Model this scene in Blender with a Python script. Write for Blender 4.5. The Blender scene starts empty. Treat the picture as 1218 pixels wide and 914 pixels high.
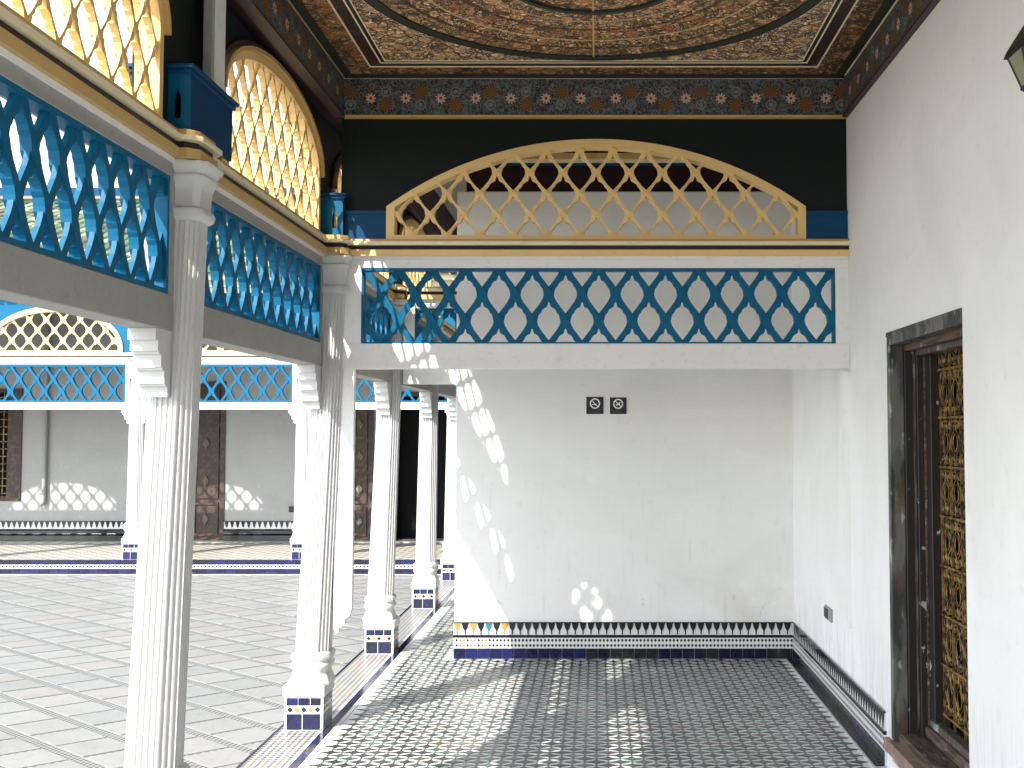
import bpy, bmesh, math, random
from mathutils import Vector
from mathutils.geometry import tessellate_polygon
R = math.radians
random.seed(7)
scn = bpy.context.scene
COL = scn.collection

# ------------------------------------------------------------------ camera
cam_d = bpy.data.cameras.new('camera'); cam = bpy.data.objects.new('camera', cam_d); COL.objects.link(cam)
FPX, CX, CY, PITCH = 1320.0, 711.74, 447.83, 0.049
cam_d.sensor_width = 36.0; cam_d.sensor_fit = 'HORIZONTAL'
cam_d.lens = 36.0 * FPX / 1218.0
cam_d.shift_x = (609.0 - CX) / 1218.0
cam_d.shift_y = (CY - 457.0) / 1218.0
cam_d.clip_start = 0.05; cam_d.clip_end = 3000
cam.location = (0, 0, 1.75); cam.rotation_euler = (math.pi / 2 + PITCH, 0, 0)
scn.camera = cam
# ------------------------------------------------------------------ sky, sun, exposure
SUN = Vector((-0.57, -0.93, 1.0)).normalized()          # towards the sun
elev = math.asin(SUN.z); rot = math.atan2(SUN.x, SUN.y)
world = bpy.data.worlds.new('World'); scn.world = world; world.use_nodes = True
wn = world.node_tree; bg = wn.nodes['Background']
sky = wn.nodes.new('ShaderNodeTexSky'); sky.sky_type = 'NISHITA'; sky.sun_disc = False
sky.sun_elevation = elev; sky.sun_rotation = rot; sky.dust_density = 0.6; sky.altitude = 400
hs = wn.nodes.new('ShaderNodeHueSaturation'); hs.inputs['Saturation'].default_value = 0.5
wn.links.new(sky.outputs[0], hs.inputs['Color']); wn.links.new(hs.outputs[0], bg.inputs[0]); bg.inputs[1].default_value = 0.15
sd = bpy.data.lights.new('sun', 'SUN'); so = bpy.data.objects.new('sun', sd); COL.objects.link(so)
sd.energy = 2.15; sd.angle = R(0.5); sd.color = (1.0, 0.955, 0.87)
so.rotation_euler = SUN.to_track_quat('Z', 'Y').to_euler(); so.location = (-8, -8, 16)
scn.view_settings.view_transform = 'Standard'; scn.view_settings.look = 'None'
scn.view_settings.exposure = 2.04; scn.view_settings.gamma = 1.0

# ------------------------------------------------------------------ node helpers
class V:
    def __init__(s, nt, sock): s.nt = nt; s.s = sock
    def _m(s, op, *a):
        n = s.nt.nodes.new('ShaderNodeMath'); n.operation = op
        for i, x in enumerate((s,) + a):
            if isinstance(x, V): s.nt.links.new(x.s, n.inputs[i])
            else: n.inputs[i].default_value = x
        return V(s.nt, n.outputs[0])
    def __add__(s, o): return s._m('ADD', o)
    def __sub__(s, o): return s._m('SUBTRACT', o)
    def __mul__(s, o): return s._m('MULTIPLY', o)
    def __truediv__(s, o): return s._m('DIVIDE', o)
    def fract(s): return s._m('FRACT')
    def floor(s): return s._m('FLOOR')
    def abs(s): return s._m('ABSOLUTE')
    def lt(s, o): return s._m('LESS_THAN', o)
    def gt(s, o): return s._m('GREATER_THAN', o)
    def mn(s, o): return s._m('MINIMUM', o)
    def mx(s, o): return s._m('MAXIMUM', o)
    def sqrt(s): return s._m('SQRT')
    def cos(s): return s._m('COSINE')
    def atan2(s, o): return s._m('ARCTAN2', o)
    def mod(s, o): return s._m('FLOORED_MODULO', o)
    def clamp(s): return s._m('MAXIMUM', 0.0)._m('MINIMUM', 1.0)

class M:
    """small material builder"""
    def __init__(s, name, col=(.5, .5, .5), rough=.6, metal=0, spec=None):
        s.m = bpy.data.materials.new(name); s.m.use_nodes = True; s.nt = s.m.node_tree
        s.b = s.nt.nodes['Principled BSDF']; s.b.inputs['Roughness'].default_value = rough
        s.b.inputs['Metallic'].default_value = metal
        if spec is not None: s.b.inputs['Specular IOR Level'].default_value = spec
        s.b.inputs['Base Color'].default_value = (*col, 1); s.c = (*col, 1)
        g = s.nt.nodes.new('ShaderNodeNewGeometry'); s.pos = g.outputs['Position']
        x = s.nt.nodes.new('ShaderNodeSeparateXYZ'); s.nt.links.new(s.pos, x.inputs[0])
        s.x, s.y, s.z = [V(s.nt, x.outputs[i]) for i in range(3)]
    def noise(s, scale, detail=4, sc3=None, dist=0.0):
        n = s.nt.nodes.new('ShaderNodeTexNoise'); n.inputs['Scale'].default_value = scale
        n.inputs['Detail'].default_value = detail; n.inputs['Distortion'].default_value = dist
        if sc3:
            mp = s.nt.nodes.new('ShaderNodeMapping'); mp.inputs['Scale'].default_value = sc3
            s.nt.links.new(s.pos, mp.inputs[0]); s.nt.links.new(mp.outputs[0], n.inputs['Vector'])
        else: s.nt.links.new(s.pos, n.inputs['Vector'])
        return V(s.nt, n.outputs['Fac'])
    def voro(s, scale, feature='F1', sc3=None, color=False):
        n = s.nt.nodes.new('ShaderNodeTexVoronoi'); n.feature = feature; n.inputs['Scale'].default_value = scale
        if sc3:
            mp = s.nt.nodes.new('ShaderNodeMapping'); mp.inputs['Scale'].default_value = sc3
            s.nt.links.new(s.pos, mp.inputs[0]); s.nt.links.new(mp.outputs[0], n.inputs['Vector'])
        else: s.nt.links.new(s.pos, n.inputs['Vector'])
        return V(s.nt, n.outputs['Color' if color else 'Distance'])
    def ramp(s, v, lo, hi):
        n = s.nt.nodes.new('ShaderNodeMapRange'); n.inputs[1].default_value = lo; n.inputs[2].default_value = hi
        s.nt.links.new(v.s, n.inputs[0]); return V(s.nt, n.outputs[0])
    def mix(s, fac, col, base=None):
        """mix current colour with col by fac"""
        n = s.nt.nodes.new('ShaderNodeMix'); n.data_type = 'RGBA'
        if isinstance(fac, V): s.nt.links.new(fac.s, n.inputs[0])
        else: n.inputs[0].default_value = fac
        for sock, c in ((n.inputs[6], s.c if base is None else base), (n.inputs[7], col)):
            if isinstance(c, tuple): sock.default_value = (*c[:3], 1)
            else: s.nt.links.new(c, sock)
        s.c = n.outputs[2]; s.nt.links.new(s.c, s.b.inputs['Base Color']); return s
    def rough(s, v): s.nt.links.new(v.s, s.b.inputs['Roughness']); return s
    def bump(s, v, strength=.3, dist=.002):
        n = s.nt.nodes.new('ShaderNodeBump'); n.inputs['Strength'].default_value = strength
        n.inputs['Distance'].default_value = dist
        s.nt.links.new(v.s, n.inputs['Height']); s.nt.links.new(n.outputs[0], s.b.inputs['Normal']); return s

def plaster(name, base=(.90, .89, .86), a=(.83, .82, .79), amt=.5, warm=None):
    m = M(name, base, .75, spec=.25)
    m.mix(m.ramp(m.noise(1.1, 6), .42, .72) * amt, a)
    m.mix(m.ramp(m.noise(2.2, 6, (1.3, 1.3, .6)), .50, .75) * .3, (a[0] * .93, a[1] * .95, a[2] * .95))
    m.mix(m.ramp(m.noise(14, 5), .6, .72) * .18, (.62, .60, .56))
    if warm: warm(m)
    m.mix(m.ramp(m.noise(.9, 3, (1, 1, 1.6), .8), .50, .56) * .14, (a[0] * .90, a[1] * .90, a[2] * .88))
    m.bump(m.noise(4, 8) + m.noise(1.5, 3) + m.noise(60, 3) * .10, .5, .010)
    return m.m
def sign_wall_warm(m):
    # rising damp and ochre stains along the foot of the wall
    k = m.ramp(m.z, .95, .25) * m.ramp(m.noise(3.2, 6), .42, .66) * m.ramp(m.x, -.4, 1.2)
    m.mix(k.clamp() * .55, (.66, .56, .47))
    k2 = m.ramp(m.noise(13, 4), .66, .72) * m.ramp(m.z, .75, .3)
    m.mix(k2.clamp() * .5, (.42, .35, .26))
    k3 = m.ramp(m.noise(6, 5, (4, 4, .5)), .60, .72) * m.ramp(m.z, 1.9, .3)
    m.mix(k3.clamp() * .28, (.50, .49, .46))
def wall_foot(m):
    k = m.ramp(m.z, .75, .25) * m.ramp(m.noise(9, 6, (4, 4, .4)), .45, .66)
    m.mix(k.clamp() * .45, (.48, .48, .47))
    k2 = m.ramp(m.noise(1.8, 7, (1.2, 1.2, .45), .6), .52, .74)
    m.mix(k2.clamp() * .22, (.60, .60, .585))

def paint(name, col, rough=.45, dirt=.25, dark=.55, spec=.4, chips=None):
    m = M(name, col, rough, spec=spec)
    m.mix(m.ramp(m.noise(5, 6), .45, .75) * dirt, tuple(c * dark for c in col))
    m.mix(m.ramp(m.noise(26, 6), .60, .66) * dirt * .9, tuple(c * dark * .8 + .01 for c in col))
    m.mix(m.ramp(m.noise(40, 3), .62, .72) * dirt * .8, tuple(min(1, c * 1.25 + .02) for c in col))
    if chips:
        m.mix(m.ramp(m.noise(18, 6, (1, 1, .35)), .62, .66), chips)
    m.bump(m.noise(30, 4), .2, .002)
    return m.m

MAT = {}
MAT['plaster'] = plaster('white_lime_plaster', warm=wall_foot)
MAT['sign_plaster'] = plaster('off_white_lime_plaster', (.84, .83, .795), (.76, .75, .72), warm=sign_wall_warm)
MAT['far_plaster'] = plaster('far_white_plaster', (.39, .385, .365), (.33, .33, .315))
MAT['white'] = paint('white_painted_wood', (.80, .79, .755), .5, .22, .82)
MAT['white_col'] = paint('white_painted_column', (.62, .615, .595), .55, .2, .85)
m = M('white_painted_column', (.62, .615, .595), .55, spec=.3)
m.mix(m.ramp(m.noise(4, 6, (2, 2, .4)), .48, .72) * .30, (.50, .49, .46))
m.mix(m.ramp(m.noise(22, 6), .66, .70) * .15, (.42, .40, .36))
m.mix((m.ramp(m.z, .55, .15) * m.ramp(m.noise(16, 5), .40, .62)).clamp() * .40, (.30, .28, .25))
m.bump(m.noise(14, 6), .35, .004); MAT['white_col'] = m.m
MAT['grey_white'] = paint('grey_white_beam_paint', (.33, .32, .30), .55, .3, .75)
MAT['blue'] = paint('sky_blue_lattice_paint', (.0005, .108, .215), .5, .2, .7, spec=.2)
MAT['deep_blue'] = paint('deep_blue_plinth_paint', (.001, .05, .13), .5, .2, .7, spec=.2)
MAT['gold'] = paint('yellow_ochre_paint', (.78, .54, .22), .5, .25, .80)
MAT['far_gold'] = paint('pale_yellow_paint', (.52, .43, .23), .5, .2, .85)
MAT['tan'] = paint('tan_cornice_paint', (.56, .37, .14), .5, .3, .75)
MAT['cream'] = paint('cream_fillet_paint', (.83, .72, .48), .5, .2, .85)
MAT['black_wall'] = paint('black_green_wall_paint', (.010, .014, .014), .6, .2, .6, spec=.15)
MAT['dark_line'] = paint('dark_brown_moulding', (.018, .012, .012), .5, .2)
MAT['maroon'] = paint('dark_maroon_paint', (.022, .008, .012), .55, .2, spec=.2)
MAT['frame_dark'] = paint('dark_aubergine_trim', (.045, .025, .03), .5, .25, spec=.3)
MAT['navy'] = None
def navy(name, col):
    m = M(name, col, .16, spec=.6)
    m.mix(m.ramp(m.noise(35, 4), .5, .7) * .5, tuple(c * .45 for c in col))
    m.mix(m.ramp(m.noise(90, 3), .66, .72) * .4, (.14, .15, .22))
    m.bump(m.noise(45, 3), .25, .002); return m.m
MAT['navy'] = navy('navy_glazed_tile', (.0035, .0045, .042))
MAT['navy2'] = navy('dark_navy_glazed_tile', (.003, .0035, .018))
MAT['navy3'] = navy('blue_glazed_tile', (.006, .009, .080))
MAT['black_tile'] = navy('black_glazed_tile', (.012, .013, .016))
MAT['grout'] = paint('white_grout', (.62, .61, .58), .7, .4, .7)
MAT['white_tile'] = paint('white_glazed_tile', (.74, .73, .69), .25, .25, .8, spec=.5)
MAT['ochre_tile'] = paint('ochre_glazed_tile', (.45, .23, .06), .25, .3, .7, spec=.5)
MAT['teal_tile'] = paint('teal_glazed_tile', (.03, .16, .19), .25, .3, .7, spec=.5)
MAT['zel_black'] = paint('black_green_floor_tile', (.010, .015, .014), .30, .3, .5, spec=.5)
MAT['zel_green'] = paint('green_floor_tile', (.034, .070, .055), .22, .3, .5, spec=.5)
MAT['zel_grey'] = paint('grey_green_floor_tile', (.065, .085, .075), .25, .3, .6, spec=.5)
MAT['zel_brown'] = paint('brown_floor_tile', (.075, .045, .03), .25, .3, .6, spec=.5)
MAT['gallery_white'] = paint('white_floor_tile', (.78, .79, .76), .32, .25, .80, spec=.4)
for i, c in enumerate(((.26, .26, .25), (.275, .275, .265), (.275, .262, .25), (.282, .278, .266), (.247, .25, .244))):
    m = M('marble_slab_%s' % 'abcde'[i], c, .4, spec=.35)
    m.mix(m.ramp(m.noise(7, 8, None, 1.2), .48, .72) * .6, tuple(x * .84 for x in c))
    m.mix(m.ramp(m.noise(1.3, 6), .5, .7) * .3, (.23, .215, .19))
    m.mix((m.noise(4, 6, None, 2.5) - .5).abs().lt(.008) * .35, (.15, .15, .15))
    m.mix(m.ramp(m.noise(60, 4), .6, .7) * .25, tuple(x * .6 for x in c))
    m.bump(m.noise(20, 6), .2, .002); MAT['slab%d' % i] = m.m
A_N, B_N = (.643, .766), (-.643, .766); A0, AS, B0, BS = 2.823, .34, 7.371, .321
def courtyard_mat():
    m = M('courtyard_inlay', (.30, .30, .29), .45)
    a = (m.x * A_N[0] + m.y * A_N[1] - A0) / AS; b = (m.x * B_N[0] + m.y * B_N[1] - B0) / BS
    da = ((a + .5).fract() - .5) * AS; db = ((b + .5).fract() - .5) * BS
    # rows of dashes: three rows along A strips, one along B strips
    r1 = (da.abs() - .022).abs().lt(.0080) * ((b * 9.0).fract().lt(.62))
    r2 = da.abs().lt(.0080) * ((b * 9.0 + .5).fract().lt(.65))
    r3 = (db.abs().lt(.0105)) * ((a * 8.0).fract().lt(.5)) * da.abs().gt(.036)
    m.mix((r1 + r2 + r3).clamp(), (.035, .04, .035))
    m.bump(m.noise(40, 3), .2, .002); return m.m
MAT['court'] = courtyard_mat()
def border_mat():
    m = M('mosaic_border', (.42, .41, .385), .3)
    u = (m.x + 1.87) / .0345; v = m.y / .034
    du = (u.fract() - .5).abs(); dv = (v.fract() - .5).abs()
    d = (du + dv).lt(.40)
    odd = (u.floor() + v.floor() * 0.0).mod(2.0).gt(.5)
    m.mix(d, (.04, .035, .05))
    m.mix(d * (m.noise(1.3, 2) .gt(.45)) * odd, (.20, .075, .045))
    m.mix((u.fract() - .03).abs().lt(.05) * .6, (.10, .10, .16))
    return m.m
MAT['border'] = border_mat()
def dots_mat(axis):
    m = M('dotted_zellige_' + axis, (.72, .71, .67), .25)
    u = (m.x if axis == 'x' else m.y) / .0283; v = (m.z - .082) / .039
    d = ((((u.fract() - .5) * 1.0) * ((u.fract() - .5) * 1.0)) + (((v.fract() - .5) * 1.15) * ((v.fract() - .5) * 1.15))).lt(.105)
    m.mix(d, (.015, .02, .02))
    if axis == 'x':
        m.mix(d * m.x.lt(-.85) * (u.floor().mod(3.0).gt(.5)), (.30, .15, .05))
    return m.m
MAT['dots_x'] = dots_mat('x'); MAT['dots_y'] = dots_mat('y')
def small_dots():
    m = M('kerb_dotted_band', (.74, .73, .70), .3)
    u = m.x / .045; v = (m.z - .075) / .04
    m.mix(((u.fract() - .5).abs()).mx((v.fract() - .5).abs() * .8).lt(.27), (.02, .03, .06)); return m.m
MAT['kerb_dots'] = small_dots()

def ornament(name, base, cols, scale, lines=(.5, .42, .3), lw=.035, sc3=None):
    """dense hand-painted arabesque: voronoi cells of several paints with pale outlines and curls"""
    m = M(name, base, .5, spec=.3)
    d1 = m.voro(scale, 'DISTANCE_TO_EDGE', sc3); c1 = m.voro(scale, 'F1', sc3, True)
    n1 = m.noise(scale * .55, 2, sc3, 3.0); n2 = m.noise(scale * 1.3, 2, sc3, 4.0)
    for i, c in enumerate(cols):
        m.mix((c1 - (.1 + .8 * i / len(cols))).abs().lt(.32 / len(cols)) * .9, c)
    m.mix((n1 - .5).abs().lt(.022) * .9, lines)
    m.mix((n2 - .47).abs().lt(.020) * .8, tuple(x * .8 for x in lines))
    m.mix(m.voro(scale * 1.15, 'F1', sc3).lt(.17) * .9, tuple(min(1, x * 1.2) for x in lines))
    m.mix(d1.lt(lw) * .85, tuple(x * .06 for x in lines))
    return m
cm = ornament('painted_ceiling_disc', (.085, .028, .012), [(.30, .080, .020), (.030, .026, .016), (.40, .16, .045), (.10, .022, .012), (.20, .12, .05)], 15, (.88, .60, .33), .05)
rr = (((cm.x + .027) * (cm.x + .027)) + ((cm.y - 5.11) * (cm.y - 5.11))).sqrt()
for r0, w0, c0_ in ((.98, .012, (.03, .03, .02)), (.86, .008, (.60, .42, .22)), (.70, .014, (.05, .02, .01)), (.58, .008, (.55, .36, .17))):
    cm.mix((rr - r0).abs().lt(w0) * .75, c0_)
th = (cm.y - 5.11).atan2(cm.x + .027)
cm.mix((th * 24.0).cos().gt(.55) * rr.gt(.71) * rr.lt(.85) * .45, (.34, .10, .03))
cm.mix((th * 40.0).cos().gt(.5) * rr.gt(.99) * .5, (.05, .045, .03))
MAT['disc'] = cm.m
cm = ornament('painted_ceiling_spandrel', (.14, .040, .018), [(.42, .13, .05), (.06, .03, .02), (.46, .26, .10)], 17, (1.0, .80, .54), .05); MAT['spandrel'] = cm.m
cm = ornament('painted_ceiling_field', (.045, .014, .008), [(.17, .045, .015), (.02, .016, .012), (.22, .085, .025)], 12, (.55, .34, .16), .05); MAT['field'] = cm.m
cm = ornament('painted_ceiling_band', (.022, .009, .013), [(.035, .012, .016)], 12, (.10, .05, .045)); MAT['band'] = cm.m
def frieze_mat(axis):
    m = M('painted_frieze_' + axis, (.022, .014, .012), .45, spec=.3)
    u0 = (m.x if axis == 'x' else m.y) / .2125; zc = (m.z - 3.765) / .2125
    n1 = m.noise(15, 2, None, 2.5); n2 = m.noise(24, 2, None, 4.0)
    m.mix((n1 - .5).abs().lt(.045) * .8, (.11, .14, .155))
    m.mix((n2 - .5).abs().lt(.03) * .75, (.22, .215, .20))
    m.mix(m.voro(26).lt(.20) * .8, (.16, .05, .03))
    # round ochre palmettes, alternately above and below
    up = ((u0 + .57).floor().mod(2.0) - .5) * .38
    q = (u0 + .57).fract() - .5
    r = (q * q + (zc - up) * (zc - up)).sqrt(); th = (zc - up).atan2(q)
    m.mix(r.lt(.19), (.22, .105, .03)); m.mix(r.lt(.19) * ((th * 12.0).cos().gt(.2)), (.075, .035, .015))
    r2 = (q * q + (zc + up) * (zc + up)).sqrt(); m.mix((r2 - .13).abs().lt(.022), (.15, .18, .19)); m.mix(r2.lt(.06), (.20, .19, .17))
    q = u0.fract() - .5; r = (q * q + zc * zc).sqrt(); th = zc.atan2(q)
    m.mix(r.lt((th * 9.0).cos() * .035 + .125), (.62, .42, .30)); m.mix(r.lt(.045), (.20, .06, .03))
    return m.m
MAT['frieze_x'] = frieze_mat('x'); MAT['frieze_y'] = frieze_mat('y')
m = M('weathered_door_wood', (.050, .038, .030), .7)
g = m.noise(9, 7, (9, 9, .7)); m.mix(m.ramp(g, .42, .62), (.16, .125, .10)); m.mix(m.ramp(m.noise(7, 6, (1, 1, .6)), .60, .66), (.30, .33, .30))
m.bump(g, .8, .004); MAT['old_wood'] = m.m
m = M('weathered_green_frame', (.035, .042, .038), .6)
m.mix(m.ramp(m.noise(6, 7, (2, 2, .5)), .46, .56), (.15, .15, .125))
m.mix(m.ramp(m.noise(8, 5, (2, 2, .4)), .56, .64) * .8, (.10, .06, .04)); m.mix(m.ramp(m.noise(15, 6, (1, 1, .4)), .62, .67), (.42, .44, .41))
m.bump(m.noise(12, 6), .5, .004); MAT['old_green'] = m.m
m = M('sill_wood', (.13, .085, .060), .75)
g = m.noise(14, 7, (3, .35, 3)); m.mix(m.ramp(g, .45, .60), (.040, .028, .022)); m.mix(m.ramp(m.noise(40, 4, (1, .2, 1)), .62, .68) * .7, (.32, .28, .24))
m.bump(g, .9, .005); MAT['sill'] = m.m
m = M('pink_terracotta_step', (.34, .22, .17), .7); m.mix(m.ramp(m.noise(20, 6), .45, .65), (.22, .14, .11)); MAT['step'] = m.m
m = M('dark_door_paint', (.022, .016, .014), .45); m.mix(m.ramp(m.noise(11, 5), .665, .68), (.40, .40, .38)); MAT['door_dark'] = m.m
m = M('aged_gilt_iron', (.33, .20, .055), .45, .3); m.mix(m.ramp(m.noise(30, 4), .42, .60), (.07, .045, .02)); MAT['gilt'] = m.m
m = M('door_carved_wood', (.045, .026, .018), .6); m.mix(m.ramp(m.noise(20, 4), .5, .7), (.10, .055, .035)); MAT['carved'] = m.m
MAT['void'] = paint('dark_interior', (.008, .008, .008), .8, .1, spec=.1)
MAT['sign_black'] = paint('black_sign_plastic', (.012, .012, .013), .35, .1)
MAT['sign_white'] = paint('white_sign_print', (.85, .85, .85), .5, .05, .95)
MAT['sign_grey'] = paint('grey_sign_print', (.07, .07, .07), .5, .05, .95)
MAT['grey_plastic'] = paint('grey_plastic', (.30, .30, .29), .5, .2)
MAT['black_plastic'] = paint('black_plastic', (.02, .02, .02), .5, .2)
MAT['far_cream'] = plaster('cream_render', (.62, .50, .36), (.56, .44, .31))
MAT['far_pale'] = plaster('pale_cream_moulding', (.52, .45, .31), (.47, .40, .27))
MAT['pink'] = plaster('pink_render', (.62, .30, .30), (.55, .24, .25))
MAT['iron'] = paint('black_iron', (.02, .02, .018), .5, .2)
for i, c in enumerate(((.045, .11, .05), (.10, .16, .06), (.02, .05, .03), (.30, .30, .18))):
    MAT['roof%d' % i] = paint('green_glazed_roof_tile_%s' % 'abcd'[i], c, .3, .3, .5, spec=.5)
m = M('lantern_glass', (.55, .58, .42), .15); m.b.inputs['Transmission Weight'].default_value = .65; MAT['glass'] = m.m
m = M('dry_earth', (.30, .25, .19), .9); m.mix(m.noise(.3, 5), (.24, .20, .15)); MAT['earth'] = m.m
m = M('roof_felt', (.30, .27, .23), .9); m.mix(m.noise(2, 5), (.24, .22, .19)); MAT['roof_top'] = m.m

# ------------------------------------------------------------------ mesh helpers
def link(name, me, parent=None):
    o = bpy.data.objects.new(name, me); COL.objects.link(o)
    if parent is not None: o.parent = parent
    return o
def thing(name, label, cat, group=None, loc=(0, 0, 0)):
    o = bpy.data.objects.new(name, None); COL.objects.link(o); o.empty_display_size = .1
    o['label'] = label; o['category'] = cat
    if group: o['group'] = group
    return o
class MB:
    def __init__(s): s.v = []; s.f = []; s.mi = []; s.mats = []
    def _m(s, mat):
        m = MAT[mat] if isinstance(mat, str) else mat
        if m not in s.mats: s.mats.append(m)
        return s.mats.index(m)
    def face(s, pts, mat):
        n = len(s.v); s.v += [tuple(p) for p in pts]; s.f.append(tuple(range(n, n + len(pts)))); s.mi.append(s._m(mat))
    def box(s, x0, x1, y0, y1, z0, z1, mat):
        n = len(s.v)
        s.v += [(x0, y0, z0), (x1, y0, z0), (x1, y1, z0), (x0, y1, z0), (x0, y0, z1), (x1, y0, z1), (x1, y1, z1), (x0, y1, z1)]
        for q in ((0, 3, 2, 1), (4, 5, 6, 7), (0, 1, 5, 4), (1, 2, 6, 5), (2, 3, 7, 6), (3, 0, 4, 7)):
            s.f.append(tuple(n + i for i in q)); s.mi.append(s._m(mat))
        return s
    def hexa(s, c, mat):     # 8 corners, bottom ring then top ring
        n = len(s.v); s.v += [tuple(p) for p in c]
        for q in ((0, 3, 2, 1), (4, 5, 6, 7), (0, 1, 5, 4), (1, 2, 6, 5), (2, 3, 7, 6), (3, 0, 4, 7)):
            s.f.append(tuple(n + i for i in q)); s.mi.append(s._m(mat))
        return s
    def plate(s, outer, holes, t0, t1, plane, mat):
        """flat polygon with holes, extruded from t0 to t1. plane XZ: (x,t,z); YZ: (t,y,z); XY: (x,y,t)"""
        def P(a, b, t): return {'XZ': (a, t, b), 'YZ': (t, a, b), 'XY': (a, b, t)}[plane]
        loops = [outer] + holes; flat = [p for l in loops for p in l]
        tris = tessellate_polygon([[Vector((p[0], p[1], 0)) for p in l] for l in loops])
        n = len(s.v); k = len(flat); mi = s._m(mat)
        s.v += [P(p[0], p[1], t0) for p in flat] + [P(p[0], p[1], t1) for p in flat]
        for a, b, c in tris:
            s.f.append((n + a, n + b, n + c)); s.mi.append(mi)
            s.f.append((n + k + c, n + k + b, n + k + a)); s.mi.append(mi)
        i0 = 0
        for l in loops:
            L = len(l)
            for i in range(L):
                a, b = n + i0 + i, n + i0 + (i + 1) % L
                s.f.append((a, b, b + k, a + k)); s.mi.append(mi)
            i0 += L
        return s
    def tube(s, pts, r, mat, seg=6, closed=False):
        pts = [Vector(p) for p in pts]; n0 = len(s.v); N = len(pts); mi = s._m(mat)
        for i, p in enumerate(pts):
            d = (pts[min(i + 1, N - 1)] - pts[max(i - 1, 0)])
            if closed: d = pts[(i + 1) % N] - pts[i - 1]
            d.normalize(); a = d.orthogonal() if abs(d.x) > .99 else d.cross(Vector((1, 0, 0))); a.normalize(); b = d.cross(a)
            rr = r[i] if isinstance(r, (list, tuple)) else r
            for k in range(seg):
                t = 2 * math.pi * k / seg; s.v.append(tuple(p + a * math.cos(t) * rr + b * math.sin(t) * rr))
        for i in range(N if closed else N - 1):
            j = (i + 1) % N
            for k in range(seg):
                s.f.append((n0 + i * seg + k, n0 + i * seg + (k + 1) % seg, n0 + j * seg + (k + 1) % seg, n0 + j * seg + k)); s.mi.append(mi)
        if not closed:
            s.f.append(tuple(n0 + k for k in range(seg))); s.mi.append(mi)
            s.f.append(tuple(n0 + (N - 1) * seg + k for k in reversed(range(seg)))); s.mi.append(mi)
        return s
    def stack(s, rings, mat, cap=True):
        """rings: lists of equal-length 3D points"""
        n = len(s.v); L = len(rings[0]); mi = s._m(mat)
        for r in rings: s.v += [tuple(p) for p in r]
        for i in range(len(rings) - 1):
            for k in range(L):
                s.f.append((n + i * L + k, n + i * L + (k + 1) % L, n + (i + 1) * L + (k + 1) % L, n + (i + 1) * L + k)); s.mi.append(mi)
        if cap:
            s.f.append(tuple(n + k for k in reversed(range(L)))); s.mi.append(mi)
            s.f.append(tuple(n + (len(rings) - 1) * L + k for k in range(L))); s.mi.append(mi)
        return s
    def build(s, name, parent=None, smooth=False, kind=None, bevel=0, **props):
        me = bpy.data.meshes.new(name); me.from_pydata(s.v, [], s.f)
        for m in s.mats: me.materials.append(m)
        me.polygons.foreach_set('material_index', s.mi)
        bm = bmesh.new(); bm.from_mesh(me); bmesh.ops.recalc_face_normals(bm, faces=bm.faces); 
        if bevel:
            es = [e for e in bm.edges if len(e.link_faces) == 2 and e.calc_face_angle(0) > .6]
            bmesh.ops.bevel(bm, geom=es, offset=bevel, segments=1, affect='EDGES', clamp_overlap=True)
        bm.to_mesh(me); bm.free()
        if smooth:
            me.polygons.foreach_set('use_smooth', [True] * len(me.polygons)); me.set_sharp_from_angle(angle=R(40))
        o = link(name, me, parent)
        if kind: o['kind'] = kind
        for k, v in props.items(): o[k] = v
        return o

def clip(poly, region):
    """Sutherland-Hodgman against a convex counter-clockwise region"""
    out = poly; n = len(region)
    for i in range(n):
        a, b = region[i], region[(i + 1) % n]
        inp, out = out, []
        if not inp: return []
        def side(p): return (b[0] - a[0]) * (p[1] - a[1]) - (b[1] - a[1]) * (p[0] - a[0])
        for k in range(len(inp)):
            p, q = inp[k - 1], inp[k]; sp, sq = side(p), side(q)
            if sq >= 0:
                if sp < 0: t = sp / (sp - sq); out.append((p[0] + t * (q[0] - p[0]), p[1] + t * (q[1] - p[1])))
                out.append(q)
            elif sp >= 0: t = sp / (sp - sq); out.append((p[0] + t * (q[0] - p[0]), p[1] + t * (q[1] - p[1])))
    res = []
    for p in out:
        if not res or abs(p[0] - res[-1][0]) + abs(p[1] - res[-1][1]) > 1e-5: res.append(p)
    if len(res) > 1 and abs(res[0][0] - res[-1][0]) + abs(res[0][1] - res[-1][1]) < 1e-5: res.pop()
    return res
def area(p): return abs(sum(p[i - 1][0] * p[i][1] - p[i][0] * p[i - 1][1] for i in range(len(p)))) / 2

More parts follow.
